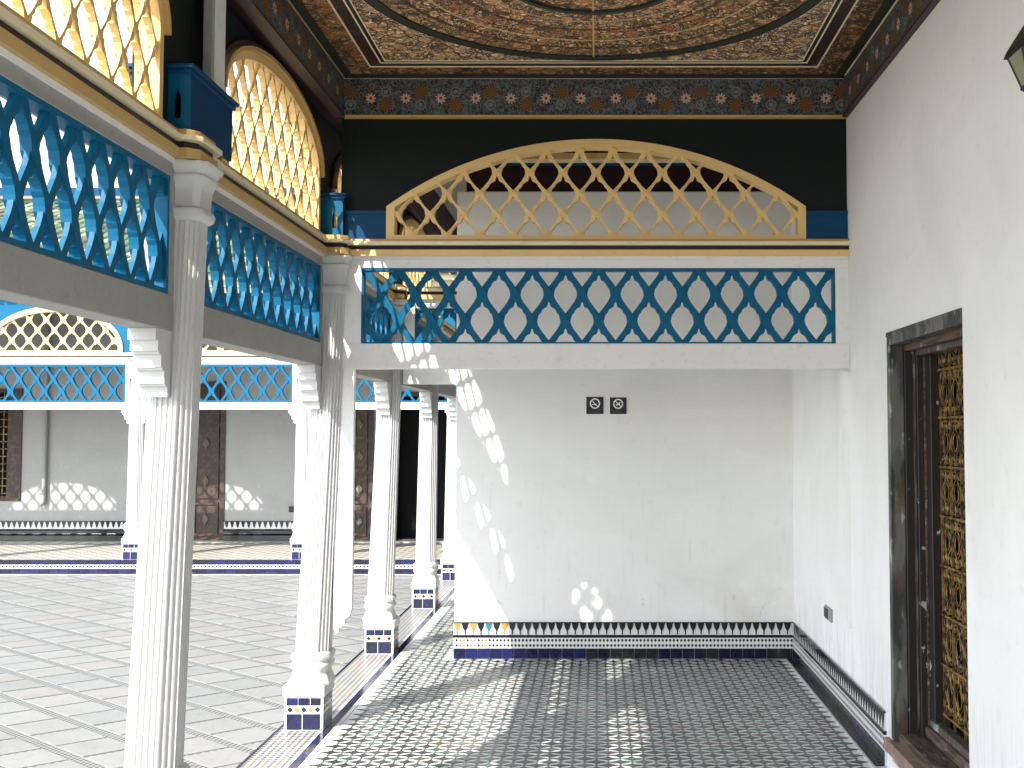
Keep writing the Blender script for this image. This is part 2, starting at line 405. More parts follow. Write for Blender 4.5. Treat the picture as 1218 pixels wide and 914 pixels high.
UP = [(0, .435), (.028, .41), (.045, .36), (.065, .325), (.15, .295), (.225, .245), (.255, .19), (.325, .135), (.362, .045), (.368, -.01)]
LO = [(-.372, -.01), (-.345, -.09), (-.26, -.205), (-.13, -.33), (0, -.43)]
UPB = [(0, .37), (.028, .345), (.045, .30), (.065, .27), (.14, .25), (.205, .21), (.235, .165), (.305, .115), (.338, .035), (.348, -.01)]
LOB = [(-.348, -.01), (-.32, -.07), (-.245, -.155), (-.13, -.25), (0, -.355)]
def slat_polys(region, w, h, x0, z0, blue=False):
    """ogee-edged diagonal slats in two directions clipped to a convex region"""
    xs = [p[0] for p in region]; zs = [p[1] for p in region]
    res = []
    U, Lp = (UPB, LOB) if blue else ((UP, LO) if h < .259 else ([(a * .93, b * .93) for a, b in UP], [(a * .93, b * .93) for a, b in LO]))
    for sgn in (1, -1):
        reg = region if sgn > 0 else [(-p[0], p[1]) for p in reversed(region)]
        xx0 = x0 * sgn
        rx0, rx1 = min(p[0] for p in reg), max(p[0] for p in reg)
        t0 = math.floor((rx0 - xx0) / (w / 2)) - 2; t1 = math.ceil((rx1 - xx0) / (w / 2)) + 2
        k0 = math.floor((min(zs) - z0) / (h / 2)); k1 = math.ceil((max(zs) - z0) / (h / 2))
        cs = [c for c in range(t0 + k0 - 2, t1 + k1 + 3) if c % 2 == 0]
        for c in cs:
            # only the t range near the z range
            ta, tb = max(t0, c - k1 - 2), min(t1, c - k0 + 2)
            if tb <= ta: continue
            lo, up = [], []
            for t in range(ta, tb):
                nx, nz = xx0 + t * w / 2, z0 + (c - t) * h / 2
                lo += [(nx + a * w, nz - h / 2 + b * h) for a, b in U]
                up += [(nx + w / 2 + a * w, nz + b * h) for a, b in Lp]
            poly = clip(lo + up[::-1], reg)
            if len(poly) >= 3 and area(poly) > 2e-4:
                if sgn < 0: poly = [(-p[0], p[1]) for p in reversed(poly)]
                res.append((poly, sgn))
    return res

def rect(a0, a1, b0, b1): return [(a0, b0), (a1, b0), (a1, b1), (a0, b1)]
def arch(a0, a1, b0, spring, top, n=24, circ=False):
    """closed CCW outline of a stilted arch"""
    ca = (a0 + a1) / 2; hw = (a1 - a0) / 2; rise = top - spring
    pts = [(a0, b0), (a1, b0)]
    if circ:
        rad = (hw * hw + rise * rise) / (2 * rise); th = math.asin(min(1, hw / rad))
        for i in range(n + 1):
            t = th - 2 * th * i / n; pts.append((ca + rad * math.sin(t), top - rad + rad * math.cos(t)))
    else:
        for i in range(n + 1):
            t = math.pi * i / n; pts.append((ca + hw * math.cos(t), spring + rise * math.sin(t)))
    return pts

def lattice(name, label, group, plane, t0, t1, outline, inner, w, h, x0, z0, mat, frame_mat, joined=False, frame_t=None, ribs=False, cat='lattice screen'):
    """a framed lattice screen: one frame part, every slat a part (or one joined part far away)"""
    root = thing(name, label, cat, group)
    ft = frame_t or (t0 - .008, t1 + .008)
    f = MB(); f.plate(outline, [inner], ft[0], ft[1], plane, frame_mat); f.build('frame', root)
    polys = slat_polys(inner, w, h, x0, z0, mat == 'blue' and h > .32)
    allm = MB()
    for poly, sgn in polys:
        mb = allm if joined else MB()
        d = .013 if sgn < 0 else 0
        mb.plate(poly, [], t0 + d, t1 - d * .4, plane, mat)
        if not joined: mb.build('slat', root)
    if joined: allm.build('slat_lattice', root, kind='stuff')
    return root

# =================================================================== GROUND
g = MB(); g.face([(-600, -600, -.03), (600, -600, -.03), (600, 900, -.03), (-600, 900, -.03)], 'earth')
g.build('ground', kind='structure')

XL, XR = -1.645, 1.509          # inner plane of the colonnade, face of the right wall
XO = -1.88                       # edge of the courtyard
YK = 13.64                       # far kerb
def proj(X, Y, Z):
    Z -= 1.75; c, s = math.cos(PITCH), math.sin(PITCH); fw = Y * c + Z * s
    if fw < .1: return (-9999, -9999)
    return CX + FPX * X / fw, CY - FPX * (-Y * s + Z * c) / fw

cf = MB(); cf.box(-14, XO, -4, YK, -.2, -.004, 'court')
court = cf.build('courtyard_floor', kind='structure')
det = A_N[0] * B_N[1] - A_N[1] * B_N[0]
def ab(a, b): return ((a * B_N[1] - A_N[1] * b) / det, (A_N[0] * b - B_N[0] * a) / det)
slabs = []
for i in range(-40, 60):
    for j in range(-40, 80):
        a, b = A0 + AS * i, B0 + BS * j
        q = [ab(a + .037, b + .014), ab(a + AS - .037, b + .014), ab(a + AS - .037, b + BS - .014), ab(a + .037, b + BS - .014)]
        cxp = sum(p[0] for p in q) / 4; cyp = sum(p[1] for p in q) / 4
        if cxp < -14.3 or cxp > XO + .3 or cyp < -4.2 or cyp > YK + .3: continue
        if (q[1][0] - q[0][0]) * (q[2][1] - q[0][1]) - (q[1][1] - q[0][1]) * (q[2][0] - q[0][0]) < 0: q = q[::-1]
        q = clip(q, [(-14, -4), (XO - .004, -4), (XO - .004, YK - .004), (-14, YK - .004)])
        if len(q) < 3 or area(q) < .002: continue
        u, v = proj(cxp, cyp, 0)
        slabs.append((0 if (-20 < u < 560 and 660 < v < 935) else 1, cyp, q))
slabs.sort(key=lambda s: (s[0], s[1]))
rest = MB()
for k, (vis, cyp, q) in enumerate(slabs):
    mb = MB() if (k < 300 and vis == 0) else rest
    mb.plate(q, [], -.003, .0005 + random.uniform(0, .0018), 'XY', 'slab%d' % random.choice((0, 0, 1, 1, 1, 2, 3, 4)))
    if mb is not rest: mb.build('paving_slab', court)
rest.build('paving_slab_field', court, kind='stuff')

# =================================================================== GALLERY FLOOR
gf = MB(); gf.box(XO, XR, -4, 16.0, -.2, -.002, 'gallery_white')
gfloor = gf.build('gallery_floor', kind='structure')
tiles = []
for i in range(-26, 24):
    for j in range(-20, 230):
        X, Y = i * .063 - .01, 2.6 + j * .058
        if X < -1.50 or X > 1.40 or (Y > 8.58 and X > -1.16) or Y > 13.3: continue
        tiles.append((X, Y, (i + j) % 2))
def dia(mb, X, Y, hx, hy, mat, z=.0012):
    pts = [(X - hx, Y), (X - hx * .30, Y - hy * .42), (X, Y - hy), (X + hx * .30, Y - hy * .42), (X + hx, Y), (X + hx * .30, Y + hy * .42), (X, Y + hy), (X - hx * .30, Y + hy * .42)]
    n = len(mb.v); mb.v += [(p[0], p[1], -.001) for p in pts] + [(p[0], p[1], z) for p in pts]; mi = mb._m(mat)
    mb.f.append(tuple(n + 8 + k for k in range(8))); mb.mi.append(mi)
    for k in range(8): mb.f.append((n + k, n + (k + 1) % 8, n + 8 + (k + 1) % 8, n + 8 + k)); mb.mi.append(mi)
near = sorted([t for t in tiles if t[2] == 0 and t[1] > 5.78], key=lambda t: t[1])
nearset = set((t[0], t[1]) for t in near[:300])
zf = MB(); zz = MB()
def zel(): return random.choice(('zel_black',) * 6 + ('zel_green',) * 3 + ('zel_brown',))
for X, Y, odd in tiles:
    if odd: dia(zz, X, Y, .012, .020, 'zel_grey', .0008); continue
    if (X, Y) in nearset:
        mb = MB(); dia(mb, X, Y, .061, .038, zel(), random.uniform(.0006, .0018)); mb.build('floor_tile', gfloor)
    else: dia(zf, X, Y, .061, .038, zel(), random.uniform(.0006, .0018))
zf.build('floor_tile_field', gfloor, kind='stuff'); zz.build('small_floor_tiles', gfloor, kind='stuff')
b = MB()
b.box(XO, -1.863, -4, 13.1, -.001, .004, 'navy2'); b.build('edge_line', gfloor)
b = MB(); b.box(-1.862, -1.628, -4, 13.1, -.001, .003, 'border'); b.build('mosaic_border', gfloor)
b = MB(); b.box(-1.627, -1.612, -4, 15.7, -.001, .003, 'white_tile'); b.box(-1.560, -1.535, -4, 15.7, -.001, .003, 'white_tile'); b.build('white_border_line', gfloor)
y = 3.0
while y < 12.8:
    L = .085; mb = MB(); mb.box(-1.611, -1.561, y, y + L - .004, -.001, .0035, random.choice(('navy', 'navy2', 'navy3'))); mb.build('border_tile', gfloor); y += L
mb = MB(); mb.box(1.428, 1.443, -4, 8.62, -.001, .003, 'white_tile'); mb.build('white_edge_line', gfloor)

# =================================================================== RIGHT WALL
rw = thing('gallery_wall', 'long white plastered gallery wall on the right with dark doorway and tiled foot', 'wall')
DY0, DY1, DZ0, DZ1 = 4.585, 5.785, .0, 2.256
mb = MB()
mb.plate(rect(-4, 16.4, -.15, 3.97), [rect(DY0, DY1, .06, DZ1)], XR, XR + .42, 'YZ', 'plaster'); mb.build('plaster_face', rw)
# skirting along the right wall (two lengths, either side of the door)
def skirt_y(y0, y1, parent, visible):
    mb = MB(); mb.box(XR - .012, XR + .01, y0, y1, .0, .078, 'grout'); mb.build('skirting_bed', parent)
    mb = MB(); mb.box(XR - .016, XR + .01, y0, y1, .080, .160, 'dots_y'); mb.build('dotted_band', parent)
    mb = MB(); mb.box(XR - .018, XR + .01, y0, y1, .161, .180, 'black_tile'); mb.build('dark_fillet', parent)
    mb = MB(); mb.box(XR - .010, XR + .01, y0, y1, .181, .275, 'white_tile'); mb.build('white_band', parent)
    mb = MB(); y = y0 + .03
    while y < y1 - .02:
        mb.plate([(y - .027, .272), (y + .027, .272), (y + .020, .245), (y + .006, .215), (y, .186), (y - .006, .215), (y - .020, .245)], [], XR - .015, XR - .008, 'YZ', 'black_tile'); y += .06
    mb.box(XR - .018, XR - .006, y0, y1, .273, .281, 'black_tile')
    mb.build('pointed_tile_band', parent, kind='stuff')
    y = y0
    while y < y1 - .01:
        e = min(y + .092, y1); m2 = MB(); m2.box(XR - .018 - random.uniform(0, .002), XR - .005, y + .002, e - .002, .003, .076, random.choice(('navy2', 'navy2', 'black_tile', 'navy')))
        m2.build('skirting_tile', parent); y += .092
    y = y0
    while y < y1 - .01:
        e = min(y + .092, y1); m2 = MB(); m2.box(1.445, XR - .02, y + .002, e - .002, -.001, .003, random.choice(('navy2', 'navy2', 'black_tile')))
        m2.build('floor_edge_tile', parent); y += .092
skirt_y(5.89, 8.62, rw, True)
skirt_y(3.4, 4.50, rw, False)
# jamb board of the cross beam frame, against the right wall
mb = MB(); mb.box(1.474, XR + .004, 6.66, 6.735, .58, 2.10, 'plaster'); mb.build('wall_stile', rw)
# door set back in the wall
drame = None
mb = MB(); mb.box(XR - .004, XR + .072, DY1 - .05, DY1 - .001, .17, DZ1 - .001, 'old_green'); drame = mb.build('door_frame', rw, bevel=.004, label='weathered green-grey door frame with peeling paint')
mb = MB(); mb.box(XR - .004, XR + .072, DY0 + .001, DY1 - .051, DZ1 - .062, DZ1 - .001, 'old_green'); mb.build('lintel', drame, bevel=.004)
mb = MB(); mb.box(XR - .008, XR + .02, DY0 + .001, DY1 - .001, DZ1 - .020, DZ1 + .004, 'old_green'); mb.build('drip_moulding', drame, bevel=.003)
mb = MB(); mb.box(XR + .073, XR + .125, DY0 + .001, DY1 - .03, DZ1 - .095, DZ1 - .010, 'sill'); mb.build('inner_lintel', drame, bevel=.003)
mb = MB(); mb.box(XR + .126, XR + .20, DY0 + .001, DY1 - .04, DZ1 - .120, DZ1 - .020, 'old_wood'); mb.build('head_board', drame, bevel=.003)
mb = MB(); mb.box(XR + .073, XR + .125, DY1 - .06, DY1 - .02, .20, DZ1 - .096, 'door_dark'); mb.build('casing', drame, bevel=.003)
mb = MB(); mb.box(XR + .115, XR + .124, DY1 - .072, DY1 - .061, .24, DZ1 - .10, 'old_wood'); mb.build('bead', drame)
mb = MB(); mb.box(XR + .126, XR + .165, DY1 - .095, DY1 - .03, .20, DZ1 - .121, 'door_dark'); mb.build('casing', drame, bevel=.003)
mb = MB(); mb.box(XR + .158, XR + .166, DY1 - .108, DY1 - .096, .24, DZ1 - .125, 'sill'); mb.build('bead', drame)
mb = MB(); mb.box(XR + .167, XR + .21, DY1 - .185, DY1 - .05, .20, DZ1 - .121, 'door_dark'); mb.build('door_stile', drame, bevel=.003)
mb = MB(); mb.box(XR + .30, XR + .34, DY0, DY1, .1, DZ1, 'void'); mb.build('door_backing', drame)
# sill: terracotta step, weathered timber, inner threshold
mb = MB(); mb.box(XR - .03, XR + .06, DY0 + .0, DY1 + .06, .10, .165, 'step'); mb.build('door_step', rw, bevel=.006)
mb = MB(); mb.box(XR + .02, XR + .14, DY0 + .01, DY1 - .06, .166, .215, 'sill'); mb.build('door_sill', rw, bevel=.006)
mb = MB(); mb.box(XR + .141, XR + .30, DY0 + .01, DY1 - .10, .15, .262, 'sill'); mb.build('threshold', rw, bevel=.008)
mb = MB(); mb.box(XR + .160, XR + .215, DY0 + .02, DY1 - .12, .263, .30, 'old_wood'); mb.build('threshold_rib', rw, bevel=.004)
# wrought-iron grille of scrolls
XG = XR + .212
grille = thing('iron_grille', 'gilt wrought iron grille of scrolls filling the dark doorway in the right wall', 'grille')
ys = [5.585 - k * .155 for k in range(7)][::-1]
zs = [.30] + [2.085 - .245 * k for k in range(7)][::-1]
zs = [.30, .37, .615, .86, 1.105, 1.35, 1.595, 1.84, 2.085, 2.10]
zs = [.345, .59, .835, 1.08, 1.325, 1.57, 1.815, 2.055, 2.30]
for y in ys:
    mb = MB(); mb.box(XG - .006, XG + .006, y - .0040, y + .0040, .28, 2.32, 'gilt'); mb.build('upright_bar', grille)
for z in zs:
    mb = MB(); mb.box(XG - .009, XG + .003, ys[0] - .02, ys[-1] + .02, z - .006, z + .006, 'gilt'); mb.build('cross_bar', grille)
def scroll(y, z, sy, sz, H=.105, W=.045):
    pts = []
    for i in range(17):
        t = i / 16.0 * 2.3 * math.pi; r = .027 * (1 - t / 9.5)
        pts.append((y + sy * (.036 + -r * math.cos(t)), z + sz * (.082 + r * math.sin(t))))
    stem = [(y + sy * .066, z + sz * .004), (y + sy * .050, z + sz * .030), (y + sy * .016, z + sz * .060)]
    return stem + pts
cell = MB()
for sy in (-1, 1):
    for sz in (-1, 1):
        p = scroll(0, 0, sy, sz)
        cell.tube([(0, a, b) for a, b in p], .0034, 'gilt', 4)
cell.tube([(0, .034 * math.cos(t) * abs(math.cos(t)) ** .5, .046 * math.sin(t)) for t in [k * math.pi / 6 for k in range(12)]], .0030, 'gilt', 4, closed=True)
cell.box(-.006, .006, -.010, .010, .095, .112, 'gilt'); cell.box(-.006, .006, -.010, .010, -.112, -.095, 'gilt')
c0 = cell.build('scroll', grille, smooth=True); first = True
for zi in range(len(zs) - 1):
    for yi in range(len(ys) - 1):
        loc = (XG + random.uniform(-.003, .003), (ys[yi] + ys[yi + 1]) / 2, (zs[zi] + zs[zi + 1]) / 2)
        if first: o = c0; first = False
        else: o = c0.copy(); COL.objects.link(o); o.parent = grille
        o.location = loc; o.rotation_euler = (random.uniform(-.04, .04), 0, 0)
# socket
so_ = thing('wall_socket', 'small grey socket low on the white right wall above the tiled foot', 'socket')
mb = MB(); mb.box(XR - .014, XR + .001, 7.21, 7.41, .515, .600, 'grey_plastic'); mb.build('cover_plate', so_, bevel=.003)
mb = MB(); mb.box(XR - .020, XR - .013, 7.30, 7.40, .525, .590, 'black_plastic'); mb.build('flap', so_, bevel=.002)

# lantern on the right wall
la = thing('wall_lantern', 'small glazed lantern on a bracket high on the right wall at the photo edge', 'lantern')
LX, LY, LZ = 1.435, 3.60, 3.00
def ring4(h, z, n=4, cx=LX, cy=LY): return [(cx + h * sx, cy + h * sy, z) for sx, sy in ((-1, -1), (1, -1), (1, 1), (-1, 1))]
mb = MB(); mb.stack([ring4(.055, LZ + .005), ring4(.074, LZ - .005), ring4(.066, LZ + .018), ring4(.02, LZ + .10)], 'iron'); mb.build('cap', la)
mb = MB(); mb.tube([(LX, LY, LZ + .09), (LX, LY, LZ + .17)], .006, 'iron'); mb.tube([(LX, LY, LZ + .16), (LX + .03, LY, LZ + .20), (XR, LY, LZ + .16)], .007, 'iron'); mb.build('bracket', la)
cs_t, cs_b = ring4(.062, LZ - .006), ring4(.030, LZ - .115)
for k in range(4):
    mb = MB(); mb.tube([cs_t[k], cs_b[k]], .0045, 'iron', 4); mb.build('corner_bar', la)
    mb = MB(); q = [cs_t[k], cs_t[(k + 1) % 4], cs_b[(k + 1) % 4], cs_b[k]]; c = Vector((LX, LY, LZ - .06))
    q2 = [tuple(c + (Vector(p) - c) * .95) for p in q]; mb.hexa(q[::-1] + q2[::-1], 'glass'); mb.build('pane', la)
mb = MB(); mb.stack([ring4(.034, LZ - .112), ring4(.034, LZ - .122), ring4(.012, LZ - .14)], 'iron'); mb.build('foot', la)

# =================================================================== SIGN WALL
sw = thing('partition_wall', 'white plastered cross wall with stained foot carrying two small black signs', 'wall')
XS0, YS = -1.108, 8.636
mb = MB(); mb.box(XS0, XR + .02, YS, YS + .17, -.05, 3.627, 'sign_plaster'); mb.build('plaster_block', sw, bevel=.006)
mb = MB(); mb.box(XS0 - .004, XR - .013, YS - .012, YS + .01, .0, .078, 'grout'); mb.build('skirting_bed', sw)
mb = MB(); mb.box(XS0 - .006, XR - .017, YS - .016, YS + .01, .080, .160, 'dots_x'); mb.build('dotted_band', sw)
mb = MB(); mb.box(XS0 - .007, XR - .019, YS - .018, YS + .01, .161, .180, 'navy2'); mb.build('dark_fillet', sw)
mb = MB(); mb.box(XS0 - .003, XR - .011, YS - .010, YS + .01, .181, .275, 'white_tile'); mb.build('white_band', sw)
mb = MB(); mb.box(XS0 - .003, XR - .016, YS - .017, YS - .005, .272, .279, 'black_tile'); x = XS0 + .022; k = 0
darts = {0: 'ochre_tile', 2: 'ochre_tile', 4: 'teal_tile', 6: 'ochre_tile'}
while x < XR - .03:
    mb.plate([(x - .027, .273), (x + .027, .273), (x + .018, .235), (x + .005, .215), (x + .004, .186), (x - .004, .186), (x - .005, .215), (x - .018, .235)], [], YS - .015, YS - .008, 'XZ', darts.get(k, 'black_tile')); x += .0605; k += 1
mb.build('pointed_tile_band', sw, kind='stuff')
x = XS0 - .004; k = 0
while x < XR - .03:
    e = min(x + .0925, XR - .02); m2 = MB(); m2.box(x + .002, e - .002, YS - .019 - random.uniform(0, .002), YS - .005, .002, .077, ('navy3' if k in (1, 2, 4, 5, 10) else 'navy') if k < 11 else random.choice(('navy2', 'navy2', 'black_tile')))
    m2.build('skirting_tile', sw); x += .0925; k += 1
# side of the wall end
mb = MB(); mb.box(XS0 - .008, XS0, YS - .01, YS + .165, 0, .078, 'navy'); mb.box(XS0 - .006, XS0, YS - .008, YS + .165, .079, .275, 'white_tile'); mb.build('end_tiles', sw)

def sign(x0, z0, w, label, kind):
    s = thing('wall_sign', label, 'sign', 'black prohibition signs on the cross wall')
    y1 = YS; mb = MB(); mb.box(x0 - .004, x0 + w + .004, y1 - .004, y1 + .002, z0 - .004, z0 + w + .004, 'sign_white'); mb.build('white_border', s)
    mb = MB(); mb.box(x0, x0 + w, y1 - .009, y1 - .004, z0, z0 + w, 'sign_black'); mb.build('plaque', s, bevel=.001)
    cx, cz = x0 + w * .5, z0 + w * .61; r = w * .30; N = 32
    o = [(cx + r * math.cos(2 * math.pi * k / N), cz + r * math.sin(2 * math.pi * k / N)) for k in range(N)]
    i_ = [(cx + r * .76 * math.cos(2 * math.pi * k / N), cz + r * .76 * math.sin(2 * math.pi * k / N)) for k in range(N)]
    mb = MB(); mb.plate(o, [i_], y1 - .0105, y1 - .0088, 'XZ', 'sign_white')
    def bar(ax, az, bx, bz, t, mat='sign_white', dy=0):
        d = Vector((bx - ax, bz - az)); n = Vector((-d.y, d.x)).normalized() * t / 2
        mb.plate([(ax + n.x, az + n.y), (ax - n.x, az - n.y), (bx - n.x, bz - n.y), (bx + n.x, bz + n.y)], [], y1 - .0105 - dy, y1 - .0088, 'XZ', mat)
    bar(cx - r * .68, cz + r * .68, cx + r * .68, cz - r * .68, r * .17)
    mb.build('prohibition_ring', s); mb = MB()
    if kind == 'smoke':
        bar(cx - r * .55, cz - r * .18, cx + r * .25, cz - r * .18, r * .17, dy=.0004); bar(cx + r * .32, cz - r * .18, cx + r * .48, cz - r * .18, r * .17, 'sign_grey', dy=.0004)
        mb.plate([(cx + r * .30, cz + r * .02), (cx + r * .40, cz + r * .02), (cx + r * .36, cz + r * .28), (cx + r * .16, cz + r * .46), (cx + r * .08, cz + r * .38), (cx + r * .26, cz + r * .22)], [], y1 - .0109, y1 - .0088, 'XZ', 'sign_grey')
    else:
        pts = [(-.45, -.12), (-.3, -.05), (.02, -.02), (.18, .30), (.40, .42), (.46, .22), (.32, .12), (.34, -.18), (.36, -.42), (.26, -.42), (.18, -.2), (-.18, -.22), (-.22, -.44), (-.32, -.44), (-.32, -.22), (-.48, -.30)]
        mb.plate([(cx + r * a, cz + r * b_) for a, b_ in pts], [], y1 - .0109, y1 - .0088, 'XZ', 'sign_white')
    mb.build('pictogram', s)
    mb = MB(); mb.box(x0 + w * .18, x0 + w * .82, y1 - .0098, y1 - .0088, z0 + w * .16, z0 + w * .185, 'sign_grey'); mb.box(x0 + w * .3, x0 + w * .7, y1 - .0098, y1 - .0088, z0 + w * .105, z0 + w * .125, 'sign_grey'); mb.build('fine_print', s)
sign(-.094, 1.879, .134, 'black square no smoking sign, left one of the pair on the white cross wall', 'smoke')
sign(.089, 1.879, .130, 'black square sign with a crossed-out animal, right one of the pair on the white wall', 'animal')

# =================================================================== COLUMNS
def fluted(a, flutes=4, ch=.26, depth=.045):
    """unit-ish octagonal fluted section with half width a (counter-clockwise)"""
    c = a * (1 - 2 * ch); pts = []
    corners = [(a, -c), (a, c), (c, a), (-c, a), (-a, c), (-a, -c), (-c, -a), (c, -a)]
    for k in range(8):
        p, q = Vector(corners[k]), Vector(corners[(k + 1) % 8]); d = q - p; n = Vector((d.y, -d.x)).normalized()
        nf = flutes if k % 2 == 0 else 3
        for i in range(nf):
            for t, dd in ((0, 0), (.30, 0), (.48, 1), (.82, 1)):
                u = (i + t) / nf; w = p + d * u - n * (depth * a * 2 * dd); pts.append((w.x, w.y))
    return pts
def octo(a, ch=.2):
    c = a * (1 - 2 * ch); return [(a, -c), (a, c), (c, a), (-c, a), (-a, c), (-a, -c), (-c, -a), (c, -a)]
def column(cy, cx0, xb, xt, label, z0=0, top=2.80, tiles=1, group='white fluted columns of the gallery', face=None, sc=1.0, capz=2.60, bw=.113, name='column'):
    c = thing(name, label, 'column', group)
    def X(z): return xb + (xt - xb) * (z - z0) / 2.8
    def ring(pts, z, s=1.0): return [(X(z) + p[0] * s, cy + p[1] * s, z) for p in pts]
    mb = MB(); hwb, hwt = .097 * sc, .082 * sc; zb = z0 + .445
    rings = []
    for i in range(5):
        t = i / 4; z = zb + (capz - .01 - zb) * t; rings.append(ring(fluted(1.0), z, hwb + (hwt - hwb) * t))
    mb.stack(rings, 'white_col'); mb.build('shaft', c)
    # moulded foot
    mb = MB(); prof = [(.258, .118), (.275, .120), (.30, .108), (.325, .098), (.345, .100), (.362, .112), (.378, .112), (.39, .104), (.398, .102), (.405, .110), (.425, .114), (.44, .108), (.45, .096)]
    mb.stack([ring(octo(1.0, .16), z0 + z, w * sc) for z, w in prof], 'white_col'); mb.build('base_moulding', c, smooth=True)
    bx = cx0
    mb = MB(); mb.box(bx - bw - .010, bx + bw + .010, cy - bw - .010, cy + bw + .010, z0 + .196, z0 + .262, 'white_col'); mb.build('plinth', c, bevel=.006)
    # capital
    mb = MB(); prof = [(-.03, .083), (-.02, .096), (.0, .100), (.015, .096), (.022, .086), (.03, .084), (.09, .086), (.12, .094), (.135, .104), (.145, .104), (.15, .098), (.165, .106), (.18, .118), (.195, .12)]
    mb.stack([ring(octo(1.0, .14), capz + z, w * sc) for z, w in prof], 'white_col'); mb.build('capital', c, smooth=True)
    # tiled foot block
    mb = MB(); mb.box(bx - bw, bx + bw, cy - bw, cy + bw, z0 - .01, z0 + .197, 'white_tile'); blk = mb.build('tiled_block', c)
    sm = MB(); dm = MB()
    for fx, fy in ((0, -1), (1, 0), (0, 1), (-1, 0)):
        def put(mbx, u0, u1, z_0, z_1, mat, out=.003):
            if fy: mbx.box(bx + u0, bx + u1, *sorted((cy + fy * (bw - .004), cy + fy * (bw + out))), z0 + z_0, z0 + z_1, mat)
            else: mbx.box(*sorted((bx + fx * (bw - .004), bx + fx * (bw + out))), cy + u0, cy + u1, z0 + z_0, z0 + z_1, mat)
        for rows in (((-.100, -.012), (-.006, .096)), ((-.100, -.036), (-.032, .034), (.040, .098))):
            lo = len(rows) == 2; z_0, z_1 = (.008, .098) if lo else (.148, .190)
            for u0, u1 in rows:
                mat = random.choice(('navy', 'navy', 'navy3', 'navy2'))
                if tiles: m2 = MB(); put(m2, u0, u1, z_0, z_1, mat); m2.build('glazed_tile', c)
                else: put(sm, u0, u1, z_0, z_1, mat)
        for i in range(5):
            u = -.080 + i * .040
            mat = 'ochre_tile' if i in (1, 3) else 'black_tile'; s_ = .017; zc = z0 + .123
            if fy: dm.plate([(bx + u - s_, zc), (bx + u, zc - s_), (bx + u + s_, zc), (bx + u, zc + s_)], [], cy + fy * bw - .002 * fy, cy + fy * (bw + .002), 'XZ', mat)
            else: dm.plate([(cy + u - s_, zc), (cy + u, zc - s_), (cy + u + s_, zc), (cy + u, zc + s_)], [], bx + fx * bw - .002 * fx, bx + fx * (bw + .002), 'YZ', mat)
    if not tiles: sm.build('glazed_tiles', c)
    dm.build('diamond_band', c)
    return c
CYS = [2.12, 4.36, 6.68, 8.90, 11.12, 13.15]
column(CYS[0], -1.72, -1.72, -1.66, 'white fluted column nearest the camera, beside the courtyard', tiles=0)
column(CYS[1], -1.72, -1.735, -1.635, 'tallest-looking white fluted column crossing the whole left of the photo', tiles=0)
column(CYS[2], -1.72, -1.715, -1.592, 'white fluted column with blue tiled foot at the corner of the cross beam', tiles=1)
column(CYS[3], -1.72, -1.745, -1.650, 'second white column behind the corner one, next to the cross wall gap', tiles=1)
column(CYS[4], -1.72, -1.722, -1.685, 'third slim white column behind the corner one, partly framed by a beam', tiles=1)
column(CYS[5], -1.72, -1.72, -1.69, 'farthest column of the row, half hidden by the white cross wall end', tiles=0)

